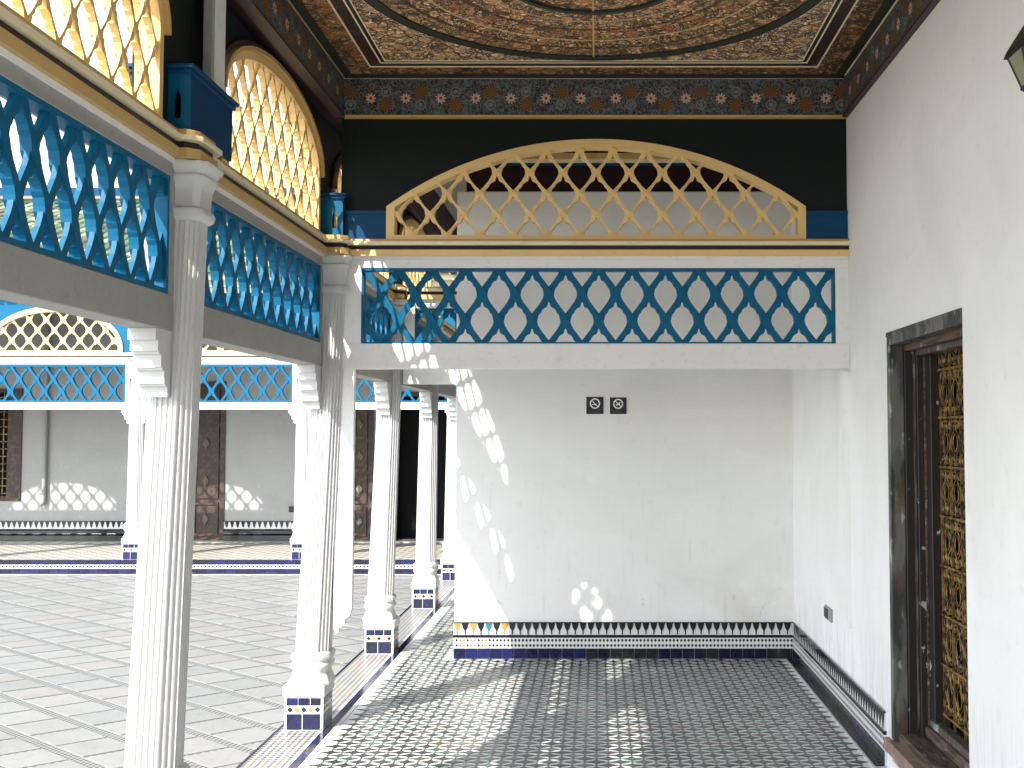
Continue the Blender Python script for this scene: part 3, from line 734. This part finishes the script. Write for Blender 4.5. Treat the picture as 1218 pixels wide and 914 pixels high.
# =================================================================== ARCADE BAYS (colonnade, left side)
ZB, ZT = 2.273, 2.729      # lattice panel
BT = .055
bays = [(CYS[0], CYS[1]), (CYS[1], CYS[2]), (CYS[2], CYS[3]), (CYS[3], CYS[4]), (CYS[4], CYS[5])]
names = ['nearest bay at the far left', 'second bay between the two near columns', 'third bay behind the cross beam', 'fourth bay farther back', 'last bay of the row']
def corbel(mb, y, d, x0, x1, z1, mat):
    """stepped bracket under a beam; y is the column face, d the direction it reaches"""
    for (l, za, zb) in ((.150, -.045, 0), (.128, -.085, -.045), (.112, -.095, -.085), (.095, -.145, -.095), (.080, -.155, -.145), (.062, -.205, -.155), (.048, -.215, -.205), (.030, -.255, -.215)):
        mb.box(x0, x1, *sorted((y, y + d * l)), z1 + za, z1 + zb, mat)
for k, (ya, yb) in enumerate(bays):
    y0, y1 = ya + .080, yb - .080
    en = thing('arcade_beam', 'white beam and ochre cornice of the %s' % names[k], 'beam', 'beams of the left colonnade')
    mb = MB(); mb.box(-1.76, XL, y0, y1, 2.135, ZB, 'grey_white'); mb.build('lower_beam', en, bevel=.004)
    mb = MB(); mb.box(-1.76, XL, y0, y1, ZT, 2.80, 'grey_white'); mb.build('upper_beam', en, bevel=.003)
    mb = MB(); mb.box(-1.76, XL, y0, y0 + .055, ZB, ZT, 'grey_white'); mb.build('stile', en)
    mb = MB(); mb.box(-1.76, XL, y1 - .055, y1, ZB, ZT, 'grey_white'); mb.build('stile', en)
    mb = MB(); corbel(mb, ya + .085, 1, -1.755, -1.65, 2.134, 'white_col'); mb.build('corbel', en)
    mb = MB(); corbel(mb, yb - .085, -1, -1.755, -1.65, 2.134, 'white_col'); mb.build('corbel', en)
    c0, c1 = ya + .125, yb - .125
    for nm, xo, za, zb, mt in (('white_fillet', .012, 2.782, 2.800, 'white'), ('ochre_band', .032, 2.800, 2.840, 'tan'), ('dark_groove', .016, 2.840, 2.868, 'dark_line'), ('top_fillet', .045, 2.868, 2.888, 'cream'), ('shelf', .020, 2.888, 2.915, 'tan')):
        mb = MB(); mb.box(-1.78 - xo, XL + xo, c0, c1, za + .0008, zb, mt); mb.build(nm, en)
    # screens
    if k < 4:
        wv = (.170, .190, .190, .190)[k]
        a0, a1 = y0 + .055, y1 - .055
        lattice('lattice_screen', 'blue painted wooden lattice screen in the %s' % names[k], 'blue lattice screens under the cornice', 'YZ', XL - .050, XL - .014,
                rect(a0, a1, ZB, ZT), rect(a0 + .018, a1 - .018, ZB + .018, ZT - .018), wv, .325, (a0 + a1) / 2, 2.572, 'blue', 'blue', joined=(k >= 3), frame_t=(XL - .068, XL - .002))
        b0, b1 = (ya + .47, yb - .20) if k == 0 else ((ya + .47, yb - .13) if k == 1 else (ya + .22, yb - .16))
        pts_o = arch(b0 - .0, b1 + .0, 2.915, 3.285, 3.615); pts_i = arch(b0 + .035, b1 - .035, 2.94, 3.275, 3.575)
        lattice('arch_screen', 'yellow arched lattice screen above the cornice in the %s' % names[k], 'yellow arched lattice screens', 'YZ', XL - .048, XL - .020,
                pts_o, pts_i, .187, .258, (b0 + b1) / 2, 2.94, 'gold', 'gold', joined=(k >= 3), frame_t=(XL - .105, XL - .010), cat='arched screen')
        up = thing('upper_wall', 'black painted upper wall around the arch of the %s' % names[k], 'wall', 'black upper walls')
        mb = MB(); mb.plate(rect(ya, yb, 2.90, 3.99), [arch(b0 - .002, b1 + .002, 2.916, 3.285, 3.618)], XL - .13, XL - .03, 'YZ', 'black_wall'); mb.build('painted_boarding', up)
        mb = MB(); mb.plate(arch(b0 - .055, b1 + .055, 2.99, 3.27, 3.675), [arch(b0 - .003, b1 + .003, 2.95, 3.285, 3.619)], XL - .029, XL + .006, 'YZ', 'frame_dark') if 0 else None
        # arch hood: dark outer moulding and ochre inner roll
        for (o, dx, mt, nm) in ((.05, .018, 'frame_dark', 'dark_hood'), (.022, .040, 'tan', 'ochre_roll')):
            oo = arch(b0 - o, b1 + o, 3.27, 3.285, 3.615 + o)[1:]; ii = arch(b0 - .001 if nm == 'ochre_roll' else b0 - .024, (b1 + .001) if nm == 'ochre_roll' else b1 + .024, 3.27, 3.285, 3.617 if nm == 'ochre_roll' else 3.640)[1:]
            oo = [(b1 + o, 3.262)] + oo[1:] + [(b0 - o, 3.262)]
            inn = [(b1 + (.001 if nm == 'ochre_roll' else .024), 3.262)] + ii[1:] + [(b0 - (.001 if nm == 'ochre_roll' else .024), 3.262)]
            m2 = MB(); m2.plate(oo + inn[::-1], [], XL - .031, XL - .03 + dx, 'YZ', mt); m2.build(nm, up)
# ressaut of the cornice over each column + blue pedestal + post
for k, cy in enumerate(CYS[:5]):
    rs = thing('column_entablature', ['ochre cornice block over the nearest column', 'ochre cornice block and deep blue pedestal over the big left column', 'ochre cornice block and blue pedestal over the corner column', 'ochre cornice block over the column behind the corner', 'ochre cornice block over the third column back'][k], 'cornice', 'cornice blocks over the columns')
    ch = .05
    def oct_(x0, x1, y0, y1, c): return [(x0 + c, y0), (x1 - c, y0), (x1, y0 + c), (x1, y1 - c), (x1 - c, y1), (x0 + c, y1), (x0, y1 - c), (x0, y0 + c)]
    xi = (-1.56, -1.555, -1.50, -1.56, -1.58)[k]
    for nm, xo, za, zb, mt in (('white_fillet', -.008, 2.782, 2.800, 'white'), ('ochre_band', .012, 2.800, 2.840, 'tan'), ('dark_groove', -.004, 2.840, 2.868, 'dark_line'), ('top_fillet', .025, 2.868, 2.888, 'cream'), ('shelf', .004, 2.888, 2.915, 'tan')):
        mb = MB(); mb.plate(oct_(-1.83 - xo, xi + xo, cy - .125 - xo, cy + .125 + xo, .04), [], za, zb, 'XY', mt); mb.build(nm, rs, bevel=.002)
    px0, px1 = -1.83, xi - .035
    w_ = .015; ya, yb = cy - .10, (cy + .40 if k == 1 else cy + .10)
    if k == 2: ya, yb = cy - .07, cy + .05
    slit_c = px1 - .048; sl = [(slit_c - .014, 2.965), (slit_c + .014, 2.965), (slit_c + .014, 3.045), (slit_c, 3.085), (slit_c - .010, 3.055), (slit_c - .014, 3.03)]
    mb = MB(); mb.plate(rect(px0, px1, 2.915, 3.14), [sl], ya, ya + w_, 'XZ', 'blue'); mb.build('slit_board', rs)
    mb = MB(); mb.box(px1 - w_, px1, ya + w_, yb, 2.915, 3.14, 'deep_blue'); mb.build('side_board', rs)
    mb = MB(); mb.box(px0 - .004, px1 + .012, ya - .012, yb + .012, 3.14, 3.158, 'deep_blue'); mb.box(px0 - .004, px1 + .022, ya - .022, yb + .022, 3.158, 3.175, 'deep_blue'); mb.build('pedestal_cap', rs, bevel=.003)
    if k in (0, 1):
        mb = MB(); mb.box(px1 - .04, px1 + .0, cy + .14, cy + .30, 3.175, 4.02, 'grey_white'); mb.build('post', rs, bevel=.003)
        mb = MB(); mb.box(px1 - .035, px1 + .006, cy + .165, cy + .275, 3.175, 4.02, 'white'); mb.build('post_face', rs)
# =================================================================== CROSS WINGS
def wing(Y, x0, x1, what, joined, full=True):
    XLp, XRp = (-1.426, 1.426) if full else (-1.47, x1 - .02)
    en = thing('cross_beam', 'white beam and ochre cornice across the gallery ' + what, 'beam', 'beams across the gallery')
    mb = MB(); mb.box(x0, x1, Y, Y + .12, 2.123, ZB, 'white'); mb.build('lower_beam', en, bevel=.003)
    mb = MB(); mb.box(x0, x1, Y, Y + .12, ZT, 2.782, 'white'); mb.build('upper_beam', en, bevel=.002)
    mb = MB(); mb.box(x0, XLp, Y, Y + .12, ZB, ZT, 'white'); mb.build('stile', en)
    if full: mb = MB(); mb.box(XRp, x1, Y, Y + .12, ZB, ZT, 'white'); mb.build('stile', en)
    for nm, yo, za, zb, mt in (('white_fillet', .010, 2.782, 2.799, 'white'), ('ochre_band', .028, 2.799, 2.836, 'gold'), ('dark_groove', .014, 2.836, 2.862, 'dark_line'), ('top_fillet', .042, 2.862, 2.884, 'cream'), ('shelf', .018, 2.884, 2.902, 'tan')):
        mb = MB(); mb.box(x0 + .03, x1, Y - yo, Y + .12 + yo, za, zb, mt); mb.build(nm, en)
    return XLp, XRp, en
YP = 6.642
_, _, en1 = wing(YP, -1.56, XR - .001, 'in front, above the opening', False)
mb = MB(); mb.plate([(-1.575, .60), (-1.56, .545), (-1.545, .555), (-1.54, .58), (-1.51, .60), (-1.505, .635), (-1.48, .65), (-1.466, .70), (-1.466, 2.124), (-1.575, 2.124)], [], YP + .01, YP + .06, 'XZ', 'white'); mb.build('jamb_board', en1)
lattice('lattice_screen', 'wide deep blue lattice screen across the gallery under the ochre cornice', 'blue lattice screens under the cornice', 'XZ', YP + .012, YP + .055,
        rect(-1.426, 1.426, ZB, ZT), rect(-1.414, 1.414, ZB + .010, ZT - .016), .2015, .325, -.501, 2.572, 'blue', 'blue', frame_t=(YP + .004, YP + .07))
ao = arch(-1.282, 1.254, 2.902, 3.105, 3.517, 30, True); ai = arch(-1.232, 1.206, 2.93, 3.10, 3.468, 30, True)
lattice('arch_screen', 'wide yellow segmental lattice arch facing the camera above the cross beam', 'yellow arched lattice screens', 'XZ', YP + .012, YP + .075,
        ao, ai, .2015, .258, -1.122, 2.93, 'gold', 'gold', frame_t=(YP + .006, YP + .10), cat='arched screen')
up = thing('upper_wall', 'black painted wall around the wide arch facing the camera', 'wall', 'black upper walls')
mb = MB(); mb.plate(rect(-1.56, XR - .001, 2.90, 3.99), [arch(-1.284, 1.256, 2.904, 3.105, 3.519, 30, True)], YP + .03, YP + .12, 'XZ', 'black_wall'); mb.build('painted_boarding', up)
for x0, x1 in ((-1.53, -1.284), (1.257, XR - .002)):
    mb = MB(); mb.box(x0, x1, YP + .012, YP + .03, 2.903, 3.055, 'deep_blue'); mb.build('blue_plinth', up)
    mb = MB(); mb.box(x0, x1, YP + .004, YP + .03, 3.055, 3.078, 'deep_blue'); mb.build('plinth_cap', up)
# second wing beside the cross wall
Y3 = 8.85
_, _, en3 = wing(Y3, -1.56, -1.06, 'in the gap beside the white cross wall', True, False)
mb = MB(); mb.box(-1.13, -1.06, Y3, Y3 + .12, ZB, ZT, 'white'); mb.build('stile', en3)
lattice('lattice_screen', 'short blue lattice screen glimpsed in the gap beside the cross wall', 'blue lattice screens under the cornice', 'XZ', Y3 + .012, Y3 + .055,
        rect(-1.47, -1.13, ZB, ZT), rect(-1.455, -1.145, ZB + .014, ZT - .014), .2015, .325, -1.30, 2.572, 'blue', 'blue', joined=True, frame_t=(Y3 + .004, Y3 + .07))
up3 = thing('upper_wall', 'dark maroon wall with blue and cream trim above the cross wall', 'wall')
mb = MB(); mb.box(-1.04, XR - .001, YS + .03, YS + .15, 3.628, 3.838, 'maroon'); mb.build('maroon_band', up3)
mb = MB(); mb.box(-1.04, XR - .001, YS + .01, YS + .15, 3.838, 3.856, 'deep_blue'); mb.build('blue_trim', up3)
mb = MB(); mb.box(-1.04, XR - .001, YS - .01, YS + .15, 3.856, 3.880, 'cream'); mb.build('cream_trim', up3)
mb = MB(); mb.box(-1.04, XR - .001, YS - .03, YS + .15, 3.880, 3.925, 'tan'); mb.build('ochre_trim', up3)
mb = MB(); mb.box(-1.04, XR - .001, YS + .0, YS + .15, 3.925, 3.955, 'maroon'); mb.box(-1.04, XR - .001, YS - .02, YS + .15, 3.955, 4.02, 'cream'); mb.build('upper_trim', up3)

# =================================================================== CEILING
ZC = 3.895
ceil = MB(); ceil.box(-1.545, XR, 2.95, YP + .03, ZC, ZC + .05, 'field')
ce = thing('painted_ceiling', 'carved and painted wooden ceiling with a large round medallion in a square frame', 'ceiling')
ceil.build('painted_field', ce)
MX, MY = -.027, 5.11
def ringm(hx, hy, tx, z0, z1, mat, nm):
    mb = MB(); mb.plate([(MX - hx, MY - hy), (MX + hx, MY - hy), (MX + hx, MY + hy), (MX - hx, MY + hy)], [[(MX - hx + tx, MY - hy + tx), (MX + hx - tx, MY - hy + tx), (MX + hx - tx, MY + hy - tx), (MX - hx + tx, MY + hy - tx)]], z0, z1, 'XY', mat); mb.build(nm, ce)
ringm(1.318, 1.318, .008, ZC - .012, ZC, 'cream', 'white_line')
ringm(1.310, 1.310, .070, ZC - .006, ZC, 'band', 'purple_band')
ringm(1.240, 1.240, .008, ZC - .014, ZC, 'cream', 'white_line')
ringm(1.232, 1.232, .022, ZC - .010, ZC, 'dark_line', 'dark_band')
ringm(1.210, 1.210, .006, ZC - .012, ZC, 'cream', 'white_line')
mb = MB(); mb.box(MX - 1.204, MX + 1.204, MY - 1.204, MY + 1.204, ZC - .008, ZC, 'spandrel'); mb.build('square_panel', ce)
def circ(r, n=72): return [(MX + r * math.cos(2 * math.pi * k / n), MY + r * math.sin(2 * math.pi * k / n)) for k in range(n)]
mb = MB(); mb.plate(circ(1.175), [circ(1.166)], ZC - .020, ZC - .006, 'XY', 'cream'); mb.build('circle_line', ce)
MAT['ringdark'] = paint('dark_green_ring_paint', (.022, .028, .020), .5, .4, .5)
mb = MB(); mb.plate(circ(1.166), [circ(1.10)], ZC - .024, ZC - .006, 'XY', 'ringdark'); mb.build('circle_band', ce)
mb = MB(); mb.plate(circ(1.10), [], ZC - .014, ZC - .007, 'XY', 'disc'); mb.build('medallion_disc', ce)
mb = MB(); mb.plate(circ(.445), [circ(.415)], ZC - .030, ZC - .012, 'XY', 'ringdark'); mb.plate(circ(.455), [circ(.446)], ZC - .026, ZC - .012, 'XY', 'cream'); mb.build('inner_circle', ce)
mb = MB(); mb.box(MX - .005, MX + .005, MY - 1.10, MY + 1.10, ZC - .022, ZC - .012, 'tan'); mb.build('centre_joint', ce)
mb = MB(); mb.box(MX - 1.10, MX + 1.10, MY - .004, MY + .004, ZC - .020, ZC - .012, 'dark_line'); mb.build('cross_joint', ce)
def frz(nm, args, mat): mb = MB(); mb.box(*args, mat); mb.build(nm, ce)
frz('frieze_board', (-1.545, XR, YP + .002, YP + .03, 3.66, ZC), 'frieze_x'); frz('frieze_line', (-1.545, XR, YP - .010, YP + .03, 3.645, 3.660), 'tan')
frz('frieze_fillet', (-1.545, XR, YP - .012, YP + .002, 3.885, ZC), 'cream')
frz('green_edge', (-1.535, XR - .02, YP - .06, YP - .012, ZC - .012, ZC), 'ringdark')
frz('frieze_board', (-1.60, -1.545, 2.95, YP + .02, 3.66, ZC), 'frieze_y'); frz('frieze_line', (-1.60, -1.535, 2.95, YP + .001, 3.645, 3.660), 'frame_dark')
frz('frieze_fillet', (-1.545, -1.533, 2.95, YP - .012, 3.887, ZC), 'tan')
frz('green_edge', (-1.533, -1.485, 2.95, YP - .06, ZC - .012, ZC), 'ringdark')
frz('frieze_board', (XR - .02, XR + .005, 2.95, YP + .002, 3.66, ZC), 'frieze_y'); frz('frieze_line', (XR - .032, XR, 2.95, YP - .010, 3.645, 3.660), 'frame_dark')
frz('frieze_fillet', (XR - .032, XR - .02, 2.95, YP - .012, 3.885, ZC), 'cream')
frz('green_edge', (XR - .08, XR - .032, 2.95, YP - .06, ZC - .012, ZC), 'ringdark')
frz('near_field', (-1.60, XR, -4, 2.95, 3.86, 3.90), 'field')
rb = MB(); rb.box(-1.80, XR + .42, -4, 16.4, 4.10, 4.25, 'roof_top'); rb.box(-1.80, -1.60, -4, 15.8, 3.66, 4.10, 'maroon')
rb.box(-1.55, XR, YP + .12, YS + .6, 4.03, 4.05, 'far_pale'); rb.box(-1.86, -1.80, -4, 13.3, 3.98, 4.08, 'maroon')  # pale sheet is the third bay's unseen ceiling, coloured to bounce light
ro = thing('gallery_roof', 'flat dark roof structure over the painted gallery ceiling', 'roof'); rb.build('roof_slab', ro)
ew = MB(); ew.box(-1.60, XR, -4.2, -4.0, 0, 4.1, 'plaster')  # unseen wall, added so no sun bounces in through the open end
eo = thing('added_end_wall', 'unseen white wall added behind the viewpoint to keep sun out of the gallery', 'wall'); ew.build('plaster_face', eo)
# deep interior behind the second wing
dk = thing('inner_passage', 'dark passage behind the cross wall at the end of the gallery', 'passage')
mb = MB(); mb.box(-1.0, XR, 9.4, 9.5, 0, 4.1, 'void'); mb.build('back_wall', dk)

# =================================================================== FAR GALLERY
KT = .168
fk = MB(); fk.box(-14, 1.4, YK + .004, 16.2, -.1, KT, 'gallery_white')
ffl = fk.build('far_gallery_floor', kind='structure')
mfl = M('far_floor_zellige', (.50, .47, .41), .35)
uu = (mfl.x / .10); vv = (mfl.y / .10)
mfl.mix(((uu + vv).floor().mod(2.0).gt(.5)) * ((uu - vv).floor().mod(2.0).gt(.5)), (.16, .15, .12)); MAT['far_zel'] = mfl.m
mb = MB(); mb.box(-14, 1.4, YK + .06, 15.78, KT - .01, KT + .004, 'far_zel'); mb.build('floor_pattern', ffl)
kb = thing('tiled_kerb', 'low blue tiled kerb along the far side of the courtyard', 'kerb')
mb = MB(); mb.box(-14, -1.9, YK - .006, YK + .03, .070, .115, 'kerb_dots'); mb.build('dotted_band', kb)
x = -13.9; sm = MB()
while x < -1.95:
    for z0_, z1_ in ((.003, .066), (.120, KT + .006)):
        t = sm if x < -8.0 else MB()
        t.box(x + .002, x + .118, YK - .010, YK + .045, z0_, z1_, random.choice(('navy', 'navy', 'navy2', 'navy3')))
        if t is not sm: t.build('kerb_tile', kb)
    x += .12
sm.build('kerb_tile_run', kb, kind='stuff')
mb = MB(); mb.box(-14, XO, YK - .05, YK - .008, -.003, .003, 'white_tile'); mb.build('kerb_foot_line', kb)
# step of our own gallery end towards the far gallery
FX = [-11.96, -9.88, -7.80, -5.73, -3.66]
lbl = ['outermost far column well left of the photo edge', 'far column one bay outside the left edge of the photo', 'far column just outside the left edge', 'far white column seen left of the big near column', 'far white column hidden behind the corner column']
for x, l in zip(FX, lbl):
    column(YK + .17, x, x, x, l, z0=KT, capz=2.42, tiles=0, group='columns of the far gallery', name='far_column')
fb = [(-13.9, -11.96), (-11.96, -9.88), (-9.88, -7.80), (-7.80, -5.73), (-5.73, -3.66), (-3.66, -1.72)]
fn = ['outermost far bay', 'far bay beside the outermost', 'far bay at the left photo edge', 'far bay left of the big near column', 'far bay between the near columns', 'far bay seen behind the corner column']
YF = YK + .10
for (xa, xb), nm in zip(fb, fn):
    x0, x1 = xa + .08, xb - .08
    en = thing('far_beam', 'sunlit white beam and cream cornice over the ' + nm, 'beam', 'beams of the far gallery')
    mb = MB(); mb.box(x0, x1, YF, YF + .10, 2.014, 2.10, 'white'); mb.build('lower_beam', en)
    mb = MB(); mb.box(x0, x1, YF, YF + .10, 2.575, 2.63, 'white'); mb.build('upper_beam', en)
    mb = MB(); mb.box(x0, x0 + .05, YF, YF + .10, 2.10, 2.575, 'white'); mb.box(x1 - .05, x1, YF, YF + .10, 2.10, 2.575, 'white'); mb.build('stiles', en)
    mb = MB(); mb.box(xa, xb, YF - .03, YF + .12, 2.63, 2.66, 'cream'); mb.build('lower_fillet', en)
    mb = MB(); mb.box(xa, xb, YF - .015, YF + .12, 2.66, 2.675, 'dark_line'); mb.build('groove', en)
    mb = MB(); mb.box(xa, xb, YF - .045, YF + .12, 2.675, 2.715, 'far_pale'); mb.build('top_fillet', en)
    for xx, d in ((x0, 1), (x1, -1)):
        mb = MB()
        for l_, za, zb in ((.10, -.04, 0), (.08, -.07, -.04), (.06, -.12, -.07), (.03, -.17, -.12)): mb.box(*sorted((xx, xx + d * l_)), YF + .01, YF + .09, 2.013 + za, 2.013 + zb, 'white')
        mb.build('corbel', en)
    lattice('lattice_screen', 'sunlit sky blue lattice screen in the ' + nm, 'blue lattice screens of the far gallery', 'XZ', YF + .012, YF + .055,
            rect(x0 + .05, x1 - .05, 2.10, 2.575), rect(x0 + .075, x1 - .075, 2.125, 2.545), .212, .31, (x0 + x1) / 2, 2.40, 'blue', 'blue', joined=True, frame_t=(YF + .004, YF + .07))
    ca = (xa + xb) / 2
    lattice('arch_screen', 'pale yellow lattice arch of the ' + nm, 'yellow arches of the far gallery', 'XZ', YF + .012, YF + .030,
            arch(ca - .86, ca + .86, 2.715, 2.77, 3.30), arch(ca - .80, ca + .80, 2.745, 2.79, 3.225), .212, .26, ca, 2.745, 'far_gold', 'far_gold', joined=True, frame_t=(YF + .0, YF + .05), cat='arched screen')
    up = thing('far_upper_wall', 'bright blue painted wall around the arch of the ' + nm, 'wall', 'blue upper walls of the far gallery')
    mb = MB(); mb.plate(rect(xa, xb, 2.715, 3.43), [arch(ca - .862, ca + .862, 2.716, 2.77, 3.302)], YF + .02, YF + .10, 'XZ', 'blue'); mb.build('painted_boarding', up)
    mb = MB(); mb.box(xa - .10, xa + .10, YF - .01, YF + .021, 2.716, 2.86, 'blue'); mb.box(xa - .11, xa + .11, YF - .02, YF + .022, 2.86, 2.885, 'blue'); mb.build('plinth', up)
    mb = MB(); mb.box(xa - .05, xa + .05, YF - .005, YF + .021, 2.885, 3.43, 'far_pale'); mb.build('pilaster', up)
# far facade above
fc = thing('far_cornice', 'cream moulded cornice running above the blue far wall', 'cornice')
mb = MB(); mb.box(-14, -1.6, YF - .03, YF + .12, 3.43, 3.455, 'dark_line'); mb.build('dark_line', fc)
mb = MB(); mb.box(-14, -1.6, YF - .08, YF + .12, 3.455, 3.52, 'cream'); mb.build('lower_moulding', fc)
mb = MB(); mb.box(-14, -1.6, YF - .14, YF + .12, 3.52, 3.60, 'far_pale'); mb.build('middle_moulding', fc)
mb = MB(); mb.box(-14, -1.6, YF - .20, YF + .12, 3.60, 3.66, 'cream'); mb.build('upper_moulding', fc)
fr = thing('tiled_roof', 'sloping roof of green glazed tiles above the far gallery', 'roof')
mb = MB(); mb.hexa([(-14, 13.5, 3.66), (2, 13.5, 3.66), (2, 17.95, 3.66), (-14, 17.95, 3.66), (-14, 13.5, 3.68), (2, 13.5, 3.68), (2, 17.95, 5.44), (-14, 17.95, 5.44)], 'far_pale'); mb.build('roof_bed', fr)
mb = MB(); sl = (5.44 - 3.68) / 4.45
for i in range(int(15.5 / .16)):
    x = -13.9 + i * .16
    for j in range(18):
        ya = 13.42 + j * .25; yb = ya + .24; r = .062
        za, zb = 3.69 + (ya - 13.5) * sl + .02, 3.69 + (yb - 13.5) * sl
        mt = 'roof%d' % random.choice((0, 0, 1, 2, 3)); mi = mb._m(mt); n = len(mb.v)
        jx = random.uniform(-.008, .008)
        for (yy, zz_) in ((ya, za), (yb, zb)):
            for q in range(5):
                t = math.pi * q / 4; mb.v.append((x + jx - r * math.cos(t), yy, zz_ + r * math.sin(t)))
        for q in range(4): mb.f.append((n + q, n + q + 1, n + 5 + q + 1, n + 5 + q)); mb.mi.append(mi)
        mb.f.append(tuple(n + q for q in range(5))); mb.mi.append(mi)
mb.build('roof_tile_field', fr, kind='stuff')
uw = thing('upper_building', 'pale cream upper storey with a blue stripe rising behind the tiled roof', 'building')
mb = MB(); mb.box(-16, -5.4, 18.0, 22, 3.6, 7.05, 'far_cream'); mb.box(-5.4, 6, 18.0, 22, 3.6, 8.4, 'far_cream'); mb.build('wall', uw)
mb = MB(); mb.box(-16, 6, 17.97, 18.0, 5.60, 5.72, 'deep_blue'); mb.build('blue_stripe', uw)
mb = MB(); mb.box(-16, 6, 17.95, 18.0, 5.50, 5.54, 'frame_dark'); mb.build('moulding', uw)
mb = MB(); mb.box(-16, -5.42, 17.92, 22.05, 7.05, 7.15, 'far_pale'); mb.build('parapet', uw)
tw = thing('rooftop_pavilion', 'small pink rooftop pavilion with a dark shutter glimpsed through the nearest arch', 'building')
mb = MB(); mb.box(-9.6, -8.6, 22.2, 23.4, 3.6, 10.4, 'pink'); mb.build('wall', tw)
mb = MB(); mb.box(-9.25, -8.95, 22.16, 22.2, 8.7, 9.7, 'maroon'); mb.build('shutter', tw)
mb = MB(); mb.box(-9.7, -8.5, 22.1, 23.5, 10.4, 10.5, 'far_pale'); mb.build('roof', tw)
# far wall
YW = 15.8
fw = thing('far_wall', 'shaded white wall at the back of the far gallery with dark doors', 'wall')
o1, o2, o3, o4 = (-8.95, -8.19), (-5.86, -5.30), (-3.60, -3.19), (-2.92, -1.15)
holes = [rect(o1[0], o1[1], .757, 2.35), rect(o2[0], o2[1], KT + .03, 2.45), rect(o3[0], o3[1], KT + .03, 2.15), rect(o4[0], o4[1], KT + .03, 2.30)]
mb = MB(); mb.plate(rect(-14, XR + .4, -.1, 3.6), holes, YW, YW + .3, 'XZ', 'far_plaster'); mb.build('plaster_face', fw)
mb = MB(); mb.box(-14, XR, YF + .08, YW + .3, 3.44, 3.46, 'maroon'); mb.build('ceiling', fw)
segs = [(-14, o2[0]), (o2[1], o3[0]), (o3[1], o4[0])]
for a, b_ in segs:
    mb = MB(); mb.box(a, b_, YW - .012, YW + .01, .36, .47, 'white_tile'); mb.build('white_band', fw)
    mb = MB(); x = a + .04
    while x < b_ - .02:
        mb.plate([(x - .030, .467), (x + .030, .467), (x + .012, .40), (x, .375), (x - .012, .40)], [], YW - .018, YW - .010, 'XZ', 'black_tile'); x += .078
    mb.box(a, b_, YW - .020, YW - .008, .462, .475, 'black_tile')
    mb.build('pointed_tile_band', fw, kind='stuff')
    mb = MB(); n_ = 8; pr_ = [(YW + .005, .362), (YW - .03, .362), (YW - .055, .34), (YW - .055, .30), (YW - .03, .285), (YW - .05, .27), (YW - .05, .20), (YW + .005, .19)]
    mb.plate(pr_, [], a, b_, 'YZ', 'black_tile'); mb.build('dark_skirting', fw)
# doors in the far wall
def fdoor(x0, x1, z0, z1, label, carved=True):
    d = thing('wooden_door', label, 'door', 'doors of the far gallery')
    mb = MB(); mb.plate(rect(x0, x1, z0, z1), [rect(x0 + .06, x1 - .06, z0 + .02, z1 - .06)], YW - .02, YW + .06, 'XZ', 'carved'); mb.build('frame', d)
    mb = MB(); mb.box(x0 + .06, x1 - .06, YW + .04, YW + .08, z0, z1, 'carved'); mb.build('leaf', d)
    n = 4
    for i in range(n):
        za = z0 + .06 + (z1 - z0 - .12) * i / n; zb = za + (z1 - z0 - .12) / n - .05
        mb = MB(); mb.plate(rect(x0 + .10, x1 - .10, za, zb), [rect(x0 + .14, x1 - .14, za + .04, zb - .04)], YW + .02, YW + .041, 'XZ', 'carved')
        cx, cz = (x0 + x1) / 2, (za + zb) / 2; mb.plate([(cx - .05, cz), (cx, cz - .08), (cx + .05, cz), (cx, cz + .08)], [], YW + .022, YW + .041, 'XZ', 'old_wood'); mb.build('panel', d)
    return d
fdoor(o2[0], o2[1], KT + .03, 2.45, 'tall dark carved door seen just right of the big near column')
fdoor(o3[0], o3[1], KT + .03, 2.15, 'narrow brown door seen behind the corner column')
wd = thing('barred_window', 'dark window with gilt bars at the left edge of the far wall', 'window')
mb = MB(); mb.plate(rect(o1[0], o1[1], .757, 2.35), [rect(o1[0] + .06, o1[1] - .20, .82, 2.29)], YW - .02, YW + .08, 'XZ', 'carved'); mb.build('frame', wd)
mb = MB(); mb.box(o1[0], o1[1], YW + .12, YW + .15, .757, 2.35, 'void'); mb.build('backing', wd)
for i in range(7):
    x = o1[0] + .09 + i * .075; mb = MB(); mb.box(x - .006, x + .006, YW + .05, YW + .062, .82, 2.29, 'gilt'); mb.build('upright_bar', wd)
for i in range(14):
    z = .86 + i * .105; mb = MB(); mb.box(o1[0] + .06, o1[1] - .20, YW + .044, YW + .05, z - .005, z + .005, 'gilt'); mb.build('cross_bar', wd)
dd = thing('dark_doorway', 'wide black opening in the far wall seen between the receding columns', 'doorway')
mb = MB(); mb.plate(rect(o4[0], o4[1], KT + .03, 2.30), [rect(o4[0] + .05, o4[1] - .05, KT + .031, 2.24)], YW - .015, YW + .05, 'XZ', 'carved'); mb.build('frame', dd)
mb = MB(); mb.box(o4[0], o4[1], YW + .28, YW + .31, .1, 2.35, 'void'); mb.build('interior', dd)
pp = thing('wall_pipe', 'grey pipe with a rounded end hanging down the far wall', 'pipe')
mb = MB(); mb.tube([(-7.84, YW - .045, 3.4), (-7.84, YW - .045, .80), (-7.85, YW - .05, .73), (-7.87, YW - .06, .70)], [.032, .032, .034, .026], 'grey_plastic', 10); mb.build('pipe', pp, smooth=True)
mb = MB(); mb.tube([(-7.90, YW - .045, .86), (-7.84, YW - .045, .86)], .014, 'grey_plastic', 6); mb.build('tap', pp)
bo = thing('junction_box', 'small black box on the far wall beside the corner column', 'box')
mb = MB(); mb.box(-4.38, -4.30, YW - .03, YW + .001, .60, .68, 'black_plastic'); mb.build('cover', bo, bevel=.004)
